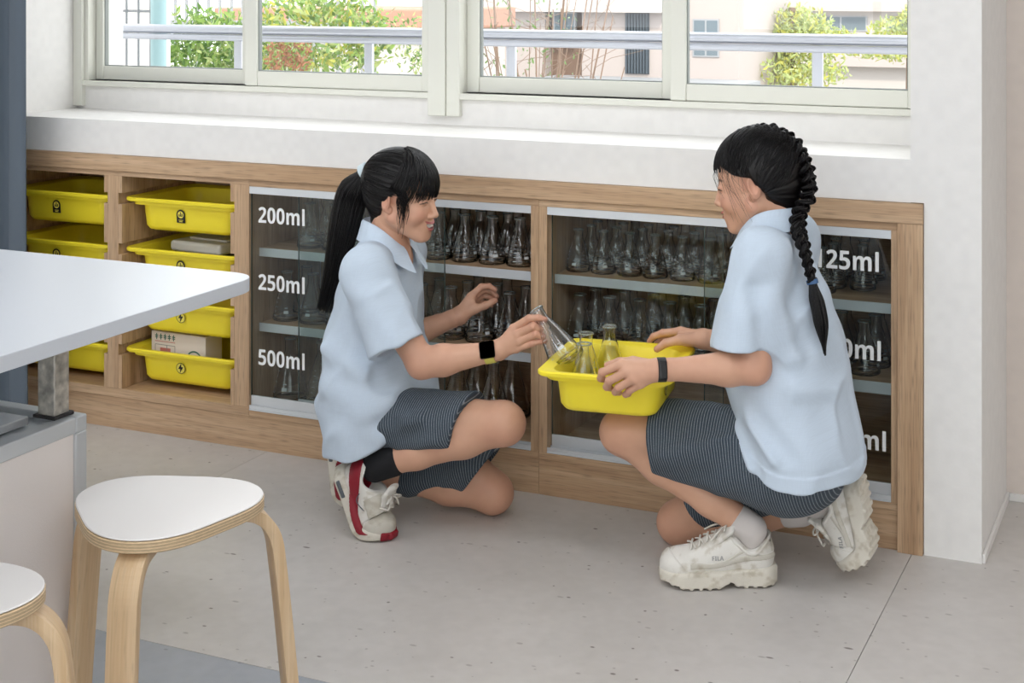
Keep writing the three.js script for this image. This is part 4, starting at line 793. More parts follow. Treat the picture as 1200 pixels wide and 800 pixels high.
// collar: a stand around the neck that folds over into two points; built as a thin sheet
function collarGeo(c, fwd, R, rb, h, flap, drop) {
  // polar sheet around the neck axis: angle from the front opening all the way round
  const n = 72, rows = [[0.0, 1.0], [0.4, 1.0], [0.8, 1.01], [1.0, 1.05], [0.9, 1.12], [0.58, 1.19], [0.25, 1.27], [0.02, 1.34]];
  const right = V(-fwd.z, 0, fwd.x), pos = [], idx = [];
  for (let s = 0; s < 2; s++) for (let j = 0; j < rows.length; j++) for (let i = 0; i <= n; i++) {
    const a = lerp(0.28, Math.PI * 2 - 0.28, i / n), front = 0.5 + 0.5 * Math.cos(a), e = Math.pow(front, 3), [v, q] = rows[j];
    const fold = j > 3 ? (j - 3) / (rows.length - 4) : 0;
    const rad = (q + fold * 0.5 * e * flap) * (s ? 1 : 1 + 0.0022 / rb), ca = Math.cos(a), sa = Math.sin(a);
    const y = v * h * (1 - 0.35 * e) - drop * e - fold * 0.03 * e * flap;
    const o = V(0, 0, 0).addScaledVector(fwd, ca * R * rad).addScaledVector(right, sa * rb * rad); pos.push(c[0] + o.x, c[1] + y, c[2] + o.z);
  }
  const m = n + 1, N = rows.length * m, id = (s, j, i) => s * N + j * m + i;
  for (let s = 0; s < 2; s++) for (let j = 0; j + 1 < rows.length; j++) for (let i = 0; i < n; i++) { const a = id(s, j, i), b = id(s, j, i + 1), c2 = id(s, j + 1, i + 1), d = id(s, j + 1, i); s ? idx.push(a, b, c2, a, c2, d) : idx.push(a, c2, b, a, d, c2); }
  for (let i = 0; i < n; i++) for (const j of [0, rows.length - 1]) { const a = id(0, j, i), b = id(0, j, i + 1), c2 = id(1, j, i + 1), d = id(1, j, i); j ? idx.push(a, c2, b, a, d, c2) : idx.push(a, b, c2, a, c2, d); }
  for (let j = 0; j + 1 < rows.length; j++) for (const i of [0, n]) { const a = id(0, j, i), b = id(0, j + 1, i), c2 = id(1, j + 1, i), d = id(1, j, i); i ? idx.push(a, c2, b, a, d, c2) : idx.push(a, b, c2, a, c2, d); }
  const g = new THREE.BufferGeometry(); g.setAttribute('position', new THREE.Float32BufferAttribute(pos, 3)); g.setIndex(idx);
  return planarUV(toCreasedNormals(g, 1.1), (x, y, z) => [x + z * 0.5, y]);
}
// shoe in its own axes: +x toe, +y up, z across; heel back at x = 0, ground at y = 0
function footOutline(x, L, w) { const t = clamp(x / L, 0, 1); const half = w * (0.82 + 0.18 * sstep(0.25, 0.72, t)) * Math.sqrt(clamp(1 - ((t - 0.72) / 0.285) ** 2 * (t > 0.72 ? 1 : 0), 0, 1)) * Math.sqrt(clamp(1 - ((0.16 - t) / 0.17) ** 2 * (t < 0.16 ? 1 : 0), 0, 1)); return half; }
function shoeFields(L, chunky) {
  const W = 0.047, sh = chunky ? 0.04 : 0.03;
  const outline = (x, z, grow) => { const hw = footOutline(clamp(x, 0.0005, L - 0.0005), L, W) + grow; const dz = Math.abs(z) - hw, dx = Math.max(-x, x - L) - grow; return Math.max(dz * 0.8, dx); };
  const sole = (x, y, z) => {
    const toe = 0.012 * sstep(0.75 * L, L, x), waist = chunky ? 0.012 * Math.exp(-(((x - 0.42 * L) / (0.06 * L)) ** 2)) : 0.0;
    const wob = chunky ? 0.0025 * Math.sin(x * 62) * sstep(0.02, 0.012, Math.abs(y - 0.02)) : 0;
    let d = smax(outline(x, z, 0.003 + wob), Math.max(y - sh - (chunky ? 0.006 * sstep(0.6 * L, 0, x) : 0.004 * sstep(0.5 * L, 0, x)), toe + waist - y), 0.008);
    if (chunky) { const t = (x * 48) % 1; const tooth = Math.max(Math.abs(t - 0.5) - 0.2, 0) * 0.02; d = Math.max(d, -(Math.max(0.0045 + toe + waist - y > 0 ? -(0.006 + toe + waist - y) : 1, (tooth > 0 ? -tooth : 0.004)))); }
    return d;
  };
  const top = join([
    [cone([0.045, sh + 0.02, 0], [0.05, sh + 0.06, 0], 0.038, 0.034), 0], [cone([0.05, sh + 0.03, 0], [0.14, sh + 0.022, 0], 0.04, 0.036), 0.03], [cone([0.13, sh + 0.02, 0.004], [L - 0.048, sh + 0.006, 0.004], 0.037, 0.036), 0.03], [ball([L - 0.042, sh + 0.004, 0.002], [0.042, 0.03, 0.042]), 0.02],
    [cone([0.08, sh + 0.05, 0], [0.135, sh + 0.035, 0], 0.03, 0.026), 0.02],
  ]);
  const hole = join([[cone([0.048, sh + 0.03, 0], [0.035, sh + 0.14, 0], 0.029, 0.034), 0], [cone([0.06, sh + 0.05, 0], [0.075, sh + 0.13, 0], 0.024, 0.03), 0.015]]);
  const collarCut = (x, y) => y - (sh + 0.066 + 0.02 * sstep(0.05, 0.0, x) - 0.018 * Math.exp(-(((x - 0.06) / 0.028) ** 2)) + 0.012 * sstep(0.07, 0.11, x));
  const upper = (x, y, z) => { let d = smax(top(x, y, z), outline(x, z, 0.0015), 0.012); d = smax(d, sh - 0.006 - y, 0.004); d = smax(d, collarCut(x, y), 0.006); d = smax(d, -hole(x, y, z), 0.006); d -= 0.0007 * noise3(x * 60, y * 60, z * 60); return d; };
  const tongue = join([[cone([0.15, sh + 0.047, 0], [0.105, sh + 0.082, 0], 0.009, 0.009), 0], [cone([0.105, sh + 0.082, 0], [0.094, sh + 0.1, 0], 0.008, 0.008), 0.006]]);
  const tongueF = (x, y, z) => { const q = z / 3.2; return tongue(x, y, q); };
  const rim = [];
  return { sole, upper, tongueF, top, sh, W };
}
function bendFn(L, ang) { // toes bend up (towards +y) past the ball of the foot
  const x0 = L * 0.66, span = 0.05;
  return (v) => { if (!ang || v.x <= x0 - span / 2) return v; const t = clamp((v.x - (x0 - span / 2)) / span, 0, 1), a = ang * t; const R = span / ang; const y = v.y; let X, Y;
    if (t < 1) { X = x0 - span / 2 + (R - y) * Math.sin(a); Y = R - (R - y) * Math.cos(a); } else { const ex = v.x - (x0 + span / 2); X = x0 - span / 2 + (R - y) * Math.sin(ang) + ex * Math.cos(ang); Y = R - (R - y) * Math.cos(ang) + ex * Math.sin(ang); }
    v.x = X; v.y = Y; return v; };
}
function deform(g, fn) { const p = g.attributes.position, v = V(0, 0, 0); for (let i = 0; i < p.count; i++) { v.fromBufferAttribute(p, i); fn(v); p.setXYZ(i, v.x, v.y, v.z); } g.computeVertexNormals(); return g; }
// frame: heel point, direction heel->ball, sole normal pointing up into the foot
function shoeMatrix(heel, dir, up) { const x = dir.clone().normalize(), y = up.clone().addScaledVector(x, -up.dot(x)).normalize(), z = new THREE.Vector3().crossVectors(x, y); return new THREE.Matrix4().makeBasis(x, y, z).setPosition(heel); }
function laces(L, sh, top, mir, bend) {
  const s = new Strands(), out = [];
  const surf = (x, z) => { let y = sh + 0.1; for (let i = 0; i < 60 && top(x, y, z) > 0.0015; i++) y -= Math.max(0.0008, top(x, y, z) * 0.7); return y; };
  for (let k = 0; k < 5; k++) { const x0 = 0.112 + k * 0.018, pts = [], p2 = []; for (let i = 0; i <= 8; i++) { const t = i / 8, z = lerp(-0.021, 0.021, t) * mir; pts.push(V(x0 + 0.011 * t, surf(x0 + 0.011 * t, z) + 0.0035, z)); p2.push(V(x0 + 0.011 * (1 - t), surf(x0 + 0.011 * (1 - t), z) + 0.005, z)); } out.push(pts, p2); }
  const kx = 0.108, ky = surf(0.108, 0) + 0.01; // bow and loose ends
  for (const q of [1, -1]) { out.push([V(kx, ky, 0), V(kx + 0.008, ky + 0.008, 0.018 * q), V(kx + 0.014, ky + 0.004, 0.034 * q), V(kx + 0.012, ky - 0.002, 0.02 * q), V(kx, ky, 0)]); out.push([V(kx, ky, 0), V(kx + 0.012, ky + 0.003, 0.012 * q), V(kx + 0.03, ky - 0.006, 0.026 * q), V(kx + 0.046, ky - 0.018, 0.036 * q)]); }
  for (const pts of out) { const c = new THREE.CatmullRomCurve3(pts); s.add(c.getPoints(18).map((v) => bend(v)), 0.0024, 0.0024, 5); }
  return s.geo();
}
// ---------------------------------------------------------------- hair on a head
const CAP = { c: [-0.016, 0.034, 0], r: [0.106, 0.097, 0.0865] };
const capPoint = (el, az, k = 1) => V(CAP.c[0] + CAP.r[0] * k * Math.cos(el) * Math.cos(az), CAP.c[1] + CAP.r[1] * k * Math.sin(el), CAP.c[2] + CAP.r[2] * k * Math.cos(el) * Math.sin(az));
const capDir = (v) => V((v.x - CAP.c[0]) / CAP.r[0], (v.y - CAP.c[1]) / CAP.r[1], (v.z - CAP.c[2]) / CAP.r[2]).normalize();
const onCap = (d, k) => V(CAP.c[0] + d.x * CAP.r[0] * k, CAP.c[1] + d.y * CAP.r[1] * k, CAP.c[2] + d.z * CAP.r[2] * k);
function slerpDir(a, b, t) { const w = Math.acos(clamp(a.dot(b), -1, 1)); if (w < 1e-3) return a.clone(); return a.clone().multiplyScalar(Math.sin((1 - t) * w) / Math.sin(w)).addScaledVector(b, Math.sin(t * w) / Math.sin(w)); }
function hairCap(line, flow, amp = 0.0012) { // line: [[y, x], ...] hairline seen from the side
  const L = line.slice().sort((p, q) => p[0] - q[0]);
  const hx = (y) => { if (y <= L[0][0]) return L[0][1]; for (let i = 0; i + 1 < L.length; i++) if (y <= L[i + 1][0]) return lerp(L[i][1], L[i + 1][1], (y - L[i][0]) / (L[i + 1][0] - L[i][0])); return L[L.length - 1][1]; };
  const cap = join([[ball(CAP.c, CAP.r), 0], [cone([-0.055, -0.03, 0], [-0.06, -0.072, 0], 0.05, 0.03), 0.03]]);
  const f = (x, y, z) => { let d = cap(x, y, z) - amp * flow(x, y, z); d = smax(d, x - hx(y) - 0.01 * noise3(x * 30, y * 80, z * 80) * 0.4, 0.01); return d; };
  return meshField(f, [-0.145, -0.12, -0.11], [0.12, 0.15, 0.11], 0.0026);
}
const wave = (a, s) => { const i = Math.floor(a), t = a - i, f = (q) => h3(q, 7, s); return lerp(f(i), f(i + 1), t * t * (3 - 2 * t)) * 2 - 1; };
function band(axis, at, r, w, th, mat, parent, name, label) { // flat ring around an axis
  const g = new THREE.LatheGeometry([[r, -w / 2], [r + th * 0.8, -w / 2], [r + th, -w / 2 + 0.001], [r + th, w / 2 - 0.001], [r + th * 0.8, w / 2], [r, w / 2], [r, -w / 2]].map((p) => new THREE.Vector2(...p)), 40);
  g.applyQuaternion(new THREE.Quaternion().setFromUnitVectors(V(0, 1, 0), axis.clone().normalize())); g.translate(...at); return part(parent, name, uvBox(g), mat, label);
}
const add3 = (a, b, s = 1) => [a[0] + b[0] * s, a[1] + b[1] * s, a[2] + b[2] * s], mid3 = (a, b, t) => [lerp(a[0], b[0], t), lerp(a[1], b[1], t), lerp(a[2], b[2], t)];
const unit = (a, b) => { const v = A3(b).sub(A3(a)).normalize(); return [v.x, v.y, v.z]; };
const planeCut = (p, n) => (x, y, z) => (x - p[0]) * n[0] + (y - p[1]) * n[1] + (z - p[2]) * n[2];
function limbs(J, H, headBase, opt) {
  const arm = (s, e, w) => [[cone(s, mid3(s, e, 0.45), 0.044, 0.041), 0.02], [cone(mid3(s, e, 0.45), e, 0.041, 0.034), 0.02], [cone(e, mid3(e, w, 0.28), 0.035, 0.0365), 0.016], [cone(mid3(e, w, 0.28), mid3(e, w, 0.95), 0.0365, 0.0225), 0.016], [cone(mid3(e, w, 0.9), w, 0.0225, 0.0215), 0.01]];
  const leg = (h, k, a) => { const thigh = join([[cone(h, mid3(h, k, 0.6), 0.06, 0.06), 0.02], [cone(mid3(h, k, 0.6), k, 0.06, 0.05), 0.02], [ball(k, [0.05, 0.05, 0.05]), 0.02]]); const b = add3(mid3(k, a, 0.3), opt.calf); const shin = join([[cone(k, mid3(k, a, 0.32), 0.046, 0.048), 0.02], [cone(mid3(k, a, 0.32), mid3(k, a, 0.7), 0.048, 0.037), 0.02], [cone(mid3(k, a, 0.7), a, 0.037, 0.031), 0.02]]); return [thigh, shin]; };
  const near = join(arm(J.sh, J.el, J.wr)), far = join(arm(J.shF, J.elF, J.wrF));
  const [t1, s1] = leg(J.hip, J.knee, J.ank), [t2, s2] = leg(J.hipF, J.kneeF, J.ankF);
  const trunk = join([[cone(J.neck, headBase, 0.045, 0.044), 0], [cone(add3(J.neck, [0, -0.05, 0]), J.belly, 0.07, 0.085), 0.05], [cone(J.belly, J.hipC, 0.085, 0.09), 0.04]]);
  return (x, y, z) => { let d = trunk(x, y, z); d = smin(d, smin(t1(x, y, z), s1(x, y, z), 0.012), 0.02); d = smin(d, smin(t2(x, y, z), s2(x, y, z), 0.012), 0.004); d = smin(d, near(x, y, z), 0.008); d = smin(d, far(x, y, z), 0.008); return d; };
}
function buildBody(t, J, Hn, Hf, headM, headOpt, opt) {
  const headBase = V(-0.03, -0.06, 0).applyMatrix4(headM).toArray();
  const all = [J.sh, J.shF, J.el, J.elF, J.wr, J.wrF, J.hip, J.hipF, J.knee, J.kneeF, J.ank, J.ankF, J.neck, headBase], [lo, hi] = boundsOf(all, 0.12);
  const f = limbs(J, null, headBase, opt);
  const body = paint(meshField(f, lo, hi, 0.005), (x, y, z) => { let c = skinTone(x, y, z); for (const k of [J.knee, J.kneeF, J.el]) { const d = Math.hypot(x - k[0], y - k[1], z - k[2]); c = mix3(c, FLUSH, 0.22 * sstep(0.075, 0.03, d)); } return c; });
  const hand = (H, el) => { const hf = handField(H, null, 0.97), fore = cone(mid3(el, H.w, 0.86), H.w, 0.0228, 0.0212); const [a, b] = boundsOf([H.w, ...H.f.flat(), mid3(el, H.w, 0.86)], 0.03); const g = meshField((x, y, z) => smin(hf(x, y, z), fore(x, y, z), 0.016), a, b, 0.0019);
    return paint(g, (x, y, z, nx, ny, nz) => { let c = skinTone(x, y, z); for (const ch of H.f) { for (let q = 1; q < 3; q++) { const d = Math.hypot(x - ch[q][0], y - ch[q][1], z - ch[q][2]); c = mix3(c, FLUSH, 0.35 * sstep(0.014, 0.007, d)); } const d = Math.hypot(x - ch[3][0], y - ch[3][1], z - ch[3][2]); c = mix3(c, FLUSH, 0.4 * sstep(0.018, 0.006, d)); } return c; }); };
  const head = headGeo(headOpt); head.applyMatrix4(headM);
  part(t, 'body', joinMeshes([body, hand(Hn, J.el), hand(Hf, J.elF), head]), skinMat);
}
const shoeCache = new Map();
function shoe(t, spec) { // spec: heel, dir, up, L, chunky, bend, mir, look
  const F = shoeFields(spec.L, spec.chunky), bend = bendFn(spec.L, spec.bend), m = shoeMatrix(A3(spec.heel), A3(spec.dir), A3(spec.up)), L = spec.L;
  const key = [spec.chunky, spec.bend].join(), made = shoeCache.get(key);
  if (made) { const c = made.clone(); c.matrix.identity(); c.position.set(0, 0, 0); c.quaternion.identity(); c.scale.set(1, 1, 1); c.applyMatrix4(m); t.add(c); return c; }
  const s = new THREE.Group(); s.name = 'shoe'; s.applyMatrix4(m); t.add(s); s.userData.label = spec.label; shoeCache.set(key, s);
  const make = (f, h = 0.0028) => meshField(f, [-0.02, -0.01, -0.066], [L + 0.02, F.sh + 0.125, 0.066], h);
  const uvb = (g) => planarUV(deform(g, bend), (x, y, z) => [x + z * 0.6, y + z * 0.4]);
  if (spec.chunky) {
    part(s, 'sole', uvb(make(F.sole, 0.0024)), spec.look.sole); part(s, 'upper', uvb(make(F.upper)), spec.look.upper);
    // stitched overlays: curved side bands and toe cap, lying proud of the upper
    const overlay = (test) => (x, y, z) => smax(F.upper(x, y, z) - 0.0022, test(x, y, z), 0.002);
    part(s, 'toe_cap', uvb(make(overlay((x, y) => -(x - (L * 0.78 + (y - F.sh) * 0.9))))), spec.look.upper);
    part(s, 'side_band', uvb(make(overlay((x, y, z) => Math.max(Math.abs(y - (F.sh + 0.012 + 0.05 * sstep(L * 0.62, L * 0.2, x) * 0.35)) - 0.0065, -(Math.abs(z) - 0.014), x - L * 0.76)))), spec.look.band);
    part(s, 'side_band', uvb(make(overlay((x, y, z) => Math.max(Math.abs(y - (F.sh + 0.03 + 0.02 * Math.sin(x * 30))) - 0.004, Math.abs(x - L * 0.42) - 0.035, -(Math.abs(z) - 0.014))))), spec.look.band);
    { const g = textGeo('FILA', 0.0092, 0.0008); g.rotateY(Math.PI); g.rotateX(0.3); g.translate(L * 0.58, F.sh + 0.026, -0.0412); part(s, 'lettering', g, spec.look.ink, 'small grey lettering reading FILA'); }
    part(s, 'heel_tab', uvb(make(overlay((x, y, z) => Math.max(x - 0.014, Math.abs(y - F.sh - 0.052) - 0.014)))), spec.look.band);
    part(s, 'collar_pad', uvb(make((x, y, z) => { const d = F.upper(x, y, z), c = y - (F.sh + 0.06 + 0.02 * sstep(0.05, 0.0, x) - 0.018 * Math.exp(-(((x - 0.06) / 0.028) ** 2)) + 0.012 * sstep(0.07, 0.11, x)); return Math.hypot(Math.max(d + 0.001, 0), Math.max(Math.abs(c + 0.003), 0)) - 0.0062 + sstep(0.1, 0.115, x) * 0.02; })), spec.look.upper);
  } else {
    part(s, 'sole', uvb(make(F.sole)), spec.look.sole); part(s, 'upper', uvb(make(F.upper)), spec.look.upper);
    const overlay = (test, k = 0.0018) => (x, y, z) => smax(F.upper(x, y, z) - k, test(x, y, z), 0.002);
    part(s, 'side_stripe', uvb(make((x, y, z) => { const f = smin(F.upper(x, y, z), F.sole(x, y, z), 0.004); return smax(f - 0.0022, Math.max(Math.abs(y - (F.sh - 0.004 + 0.044 * sstep(0.13, 0.0, x) - 0.006 * sstep(L * 0.55, L * 0.8, x))) - (0.009 + 0.009 * sstep(0.14, 0.02, x)) * sstep(L * 0.86, L * 0.66, x), x - L * 0.86), 0.002); })), spec.look.stripe, 'dark red side stripe');
    part(s, 'toe_bumper', uvb(make((x, y, z) => { const f = smin(F.upper(x, y, z), F.sole(x, y, z), 0.004); return smax(f - 0.0022, Math.max(L * 0.93 - x, y - F.sh - 0.002), 0.002); })), spec.look.stripe, 'dark red toe bumper');
    part(s, 'toe_cap', uvb(make(overlay((x, y) => -(x - (L * 0.72 + (y - F.sh) * 0.7))))), spec.look.band);
    part(s, 'eyelet_panel', uvb(make(overlay((x, y, z) => Math.max(Math.abs(x - 0.135) - 0.042, F.sh + 0.03 - y, -(Math.abs(z) - 0.013))))), spec.look.band);
    part(s, 'swoosh_mark', tube([V(0.075, F.sh + 0.03, 0.0405), V(0.088, F.sh + 0.016, 0.041), V(0.105, F.sh + 0.019, 0.041), V(0.135, F.sh + 0.036, 0.0375)], 0.0013, 24, 6), spec.look.window, 'grey curved tick mark');
    part(s, 'air_window', uvb(make((x, y, z) => smax(F.sole(x, y, z) - 0.0018, Math.max(Math.abs(x - 0.05) - 0.022, Math.abs(y - 0.014) - 0.006), 0.002))), spec.look.window, 'grey window in the sole');
  }
  part(s, 'tongue', uvb(make(F.tongueF)), spec.look.upper);
  part(s, 'laces', laces(L, F.sh, F.top, spec.mir, bend), spec.look.lace);
  return s;
}
const shoeWhite = std({ map: scuffTex, roughness: 0.6, bumpMap: fineBump, bumpScale: 0.0006 }), soleWhite = std({ map: scuffTex, color: 0xf6f3ec, roughness: 0.75, bumpMap: fineBump, bumpScale: 0.001 }), bandWhite = std({ map: scuffTex, color: 0xe6e4de, roughness: 0.5 }), laceWhite = std({ color: 0xdad6cc, roughness: 0.9 }), redStripe = std({ color: 0x8c1526, roughness: 0.5 }), soleGrey = std({ color: 0x5c6266, roughness: 0.4 });

// ---------------------------------------------------------------- person with the ponytail
{
  const J = GL, t = thing('person', 'kneeling person with ponytail, pale blue shirt and red striped trainers, holding a flask', 'person');
  const HC = V(J.ear[0] + 0.012, J.ear[1] + 0.025, 0.304), headM = headMatrix(HC, 0.03, 0.1, 0.02, 0.93);
  buildBody(t, J, GLH.R, GLH.L, headM, { smile: 1, open: 1, seed: 0 }, { calf: [0, 0, 0] });
  // shirt
  const E = [-1.766, 0.474, 0.468], ax = unit(J.sh, E), EF = mid3(J.shF, J.elF, 0.72), axF = unit(J.shF, J.elF);
  const torso = stack([[0.665, -1.898, 0.298, 0.05, 0.085], [0.63, -1.905, 0.3, 0.086, 0.128], [0.55, -1.91, 0.3, 0.1, 0.147], [0.44, -1.925, 0.3, 0.12, 0.16], [0.31, -1.908, 0.312, 0.137, 0.188], [0.17, -1.9, 0.318, 0.118, 0.186]]);
  const sl = join([[cone(J.sh, E, 0.054, 0.077), 0], [cone(add3(J.sh, [0.005, 0.002, 0]), mid3(J.sh, E, 0.5), 0.052, 0.067), 0.02]]), slF = cone(J.shF, EF, 0.058, 0.07), yoke = join([[cone(add3(J.neck, [-0.01, -0.035, 0.03]), J.sh, 0.044, 0.05), 0], [cone(add3(J.neck, [-0.004, -0.035, -0.03]), J.shF, 0.036, 0.05), 0.03]]);
  const cutN = planeCut(E, ax), cutF = planeCut(EF, axF), holeN = cone(add3(E, ax, -0.03), add3(E, ax, 0.06), 0.045, 0.071), holeF = cone(add3(EF, axF, -0.03), add3(EF, axF, 0.06), 0.045, 0.062);
  const neckHole = cone(add3(J.neck, [0.004, -0.03, 0]), add3(J.neck, [0.012, 0.08, 0]), 0.04, 0.06);
  const big = [fold([-1.83, 0.6, 0.5], [-1.73, 0.5, 0.53], 0.016, 0.008), fold([-1.99, 0.45, 0.46], [-1.86, 0.4, 0.47], 0.018, 0.009), fold([-1.98, 0.36, 0.47], [-1.83, 0.33, 0.46], 0.02, 0.009), fold([-2.03, 0.3, 0.42], [-1.82, 0.25, 0.46], 0.018, 0.008), fold([-1.86, 0.3, 0.47], [-1.75, 0.36, 0.42], 0.016, 0.009), fold([-1.85, 0.68, 0.4], [-1.78, 0.58, 0.42], 0.012, 0.006), fold([-1.93, 0.55, 0.47], [-1.93, 0.42, 0.48], 0.014, -0.008)];
  const shirt = (x, y, z) => {
    let b = smin(torso(x, y, z), yoke(x, y, z), 0.05); b = smax(b, -(y - smax(0.186, 0.2 + 1.05 * (x + 1.845), 0.05)), 0.006);
    let s = smax(sl(x, y, z), cutN(x, y, z), 0.004); s = smax(s, -holeN(x, y, z), 0.003); let q = smax(slF(x, y, z), cutF(x, y, z), 0.004); q = smax(q, -holeF(x, y, z), 0.003);
    let d = smin(smin(b, s, 0.045), q, 0.035); d = smax(d, -neckHole(x, y, z), 0.004);
    if (Math.abs(d) < 0.03) { let w = 0; for (const g of big) w += g(x, y, z); d -= w + folds(x, y, z, 1.0); }
    return d;
  };
  const sg = part(t, 'shirt', planarUV(meshField(shirt, [-2.14, 0.12, 0.02], [-1.62, 0.78, 0.62], 0.0042), (x, y, z) => [x + z * 0.7, y + z * 0.2]), shirtMat, 'pale blue short sleeved shirt');
  part(sg, 'collar', collarGeo([J.neck[0] + 0.004, J.neck[1] + 0.008, 0.3], V(1, 0, 0), 0.056, 0.055, 0.05, 1.0, 0.05), shirtMat);
  // culottes
  const kd = unit(J.hip, J.knee), eN = [-1.628, 0.283, 0.372], nN = unit([0, 0, 0], [1, -0.22, 0.1]), kF = unit(J.hipF, J.kneeF), eF = [-1.665, 0.125, 0.2];
  const legN = cone(J.hip, add3(eN, kd, 0.05), 0.074, 0.077), legF = join([[cone(J.hipF, add3(eF, kF, 0.05), 0.09, 0.068), 0], [cone([-1.86, 0.085, 0.25], [-1.7, 0.115, 0.21], 0.05, 0.055), 0.03]]), pel = ball([-1.93, 0.25, 0.305], [0.118, 0.095, 0.15]);
  const cN = planeCut(eN, nN), cF = planeCut(eF, kF), hN = cone(add3(eN, nN, -0.035), add3(eN, nN, 0.06), 0.056, 0.071), hF = cone(add3(eF, kF, -0.06), add3(eF, kF, 0.06), 0.055, 0.063);
  const big2 = [fold([-1.86, 0.25, 0.49], [-1.72, 0.31, 0.46], 0.014, 0.009), fold([-1.84, 0.2, 0.49], [-1.78, 0.29, 0.47], 0.012, -0.01), fold([-1.78, 0.22, 0.45], [-1.68, 0.25, 0.45], 0.014, 0.006)];
  const shorts = (x, y, z) => { let a = smax(smax(legN(x, y, z), cN(x, y, z), 0.003), -hN(x, y, z), 0.003), b = smax(smax(legF(x, y, z), cF(x, y, z), 0.003), -hF(x, y, z), 0.003); let d = smin(smin(a, b, 0.015), pel(x, y, z), 0.03); if (Math.abs(d) < 0.03) { let w = 0; for (const g of big2) w += g(x, y, z); d -= w + folds(x + 3, y, z, 0.6); } return d; };
  part(t, 'culottes', planarUV(meshField(shorts, [-2.1, 0.02, 0.08], [-1.54, 0.42, 0.56], 0.0042), (x, y, z) => [x + 0.12 * y + 0.15 * z, y]), shortsMat, 'grey pinstriped culottes');
  // socks and trainers
  for (const [k, a] of [[J.knee, J.ank], [J.kneeF, J.ankF]]) { const d = unit(k, a), p0 = add3(a, d, -0.035), p1 = add3(a, d, 0.015); part(t, 'sock', meshField(join([[cone(p0, p1, 0.0375, 0.036), 0]]), ...boundsOf([p0, p1], 0.05), 0.004), sockBlack, 'black ankle sock'); }
  const look = { sole: soleWhite, upper: shoeWhite, band: bandWhite, lace: laceWhite, stripe: redStripe, window: soleGrey };
  const put = (heel, ballP, mir, label) => { const d = A3(ballP).sub(A3(heel)), up = V(-d.y, d.x, 0); shoe(t, { heel, dir: d.toArray(), up: up.toArray(), L: 0.247, chunky: false, bend: 0.95, mir, look, label }); };
  put(add3(J.heel, [-0.006, 0.0, 0.012]), add3(J.ball, [-0.002, -0.014, 0.012]), 1, 'white trainer with dark red stripe');
  put(J.heelF, add3(J.ballF, [0, -0.006, 0]), -1, 'white trainer with dark red stripe');
  // watch
  const fa = unit(J.el, J.wr), wp = mid3(J.el, J.wr, 0.9), A = V(...fa);
  const w = new THREE.Group(); w.name = 'smart_watch'; w.userData.label = 'square black faced watch on a yellow strap'; t.add(w);
  band(A, wp, 0.0235, 0.024, 0.0032, std({ color: 0xd8cf62, roughness: 0.6 }), w, 'strap');
  const nrm = V(-0.15, 0.35, 0.95); nrm.addScaledVector(A, -nrm.dot(A)).normalize(); const side = new THREE.Vector3().crossVectors(nrm, A);
  const wm = new THREE.Matrix4().makeBasis(A, side.negate(), nrm).setPosition(A3(wp).addScaledVector(nrm, 0.0275));
  part(w, 'case', new RoundedBoxGeometry(0.037, 0.041, 0.0105, 4, 0.005).applyMatrix4(wm), std({ color: 0xd8d8d4, roughness: 0.3, metalness: 0.6 }));
  part(w, 'screen', new RoundedBoxGeometry(0.03, 0.034, 0.003, 4, 0.0014).translate(0, 0, 0.0048).applyMatrix4(wm), phys({ color: 0x08080a, roughness: 0.15, clearcoat: 0.6 }));
  // hair
  const tie = V(-0.125, 0.05, 0), td = capDir(tie);
  const h = new THREE.Group(); h.name = 'hair'; h.userData.label = 'black hair in a ponytail with a fringe'; t.add(h);
  const cap = hairCap([[-0.1, -0.04], [-0.03, -0.03], [0.0, -0.012], [0.02, 0.014], [0.045, 0.05], [0.075, 0.085], [0.1, 0.12]], (x, y, z) => { const a = Math.atan2(z, y - 0.05) * 14; return wave(a, 1) + 0.6 * wave(a * 2.7, 2); });
  cap.applyMatrix4(headM); part(h, 'scalp_hair', cap, hairMat);
  const s = new Strands();
  for (let i = 0; i < 520; i++) {
    const el = rr(-0.55, 1.5), az = (rnd() < 0.5 ? -1 : 1) * rr(0.2, 2.4), d0 = capDir(capPoint(el, az)), k = rr(1.0, 1.022), pts = [];
    const p0 = onCap(d0, 1); if (p0.x > 0.03 + p0.y * 0.75 || (p0.x > -0.03 && p0.y < 0.012)) continue;
    for (let q = 0; q <= 12; q++) pts.push(onCap(slerpDir(d0, td, q / 12), k).applyMatrix4(headM)); s.add(pts, 0.0009, 0.0011, 3);
  }
  for (let i = 0; i < 330; i++) { // fringe
    const az = rr(-1.15, 1.15), e0 = rr(0.95, 1.45), e1 = -0.1 + rr(-0.15, 0.16) - 0.16 * Math.abs(az), k = rr(1.02, 1.075), pts = []; for (let q = 0; q <= 12; q++) { const u = q / 12, a = az * lerp(0.55, 1, u) + 0.03 * Math.sin(u * 5 + i); pts.push(capPoint(lerp(e0, e1, u), a, k + 0.025 * Math.sin(u * 3)).applyMatrix4(headM)); } s.add(pts, 0.0015, 0.0007, 4);
  }
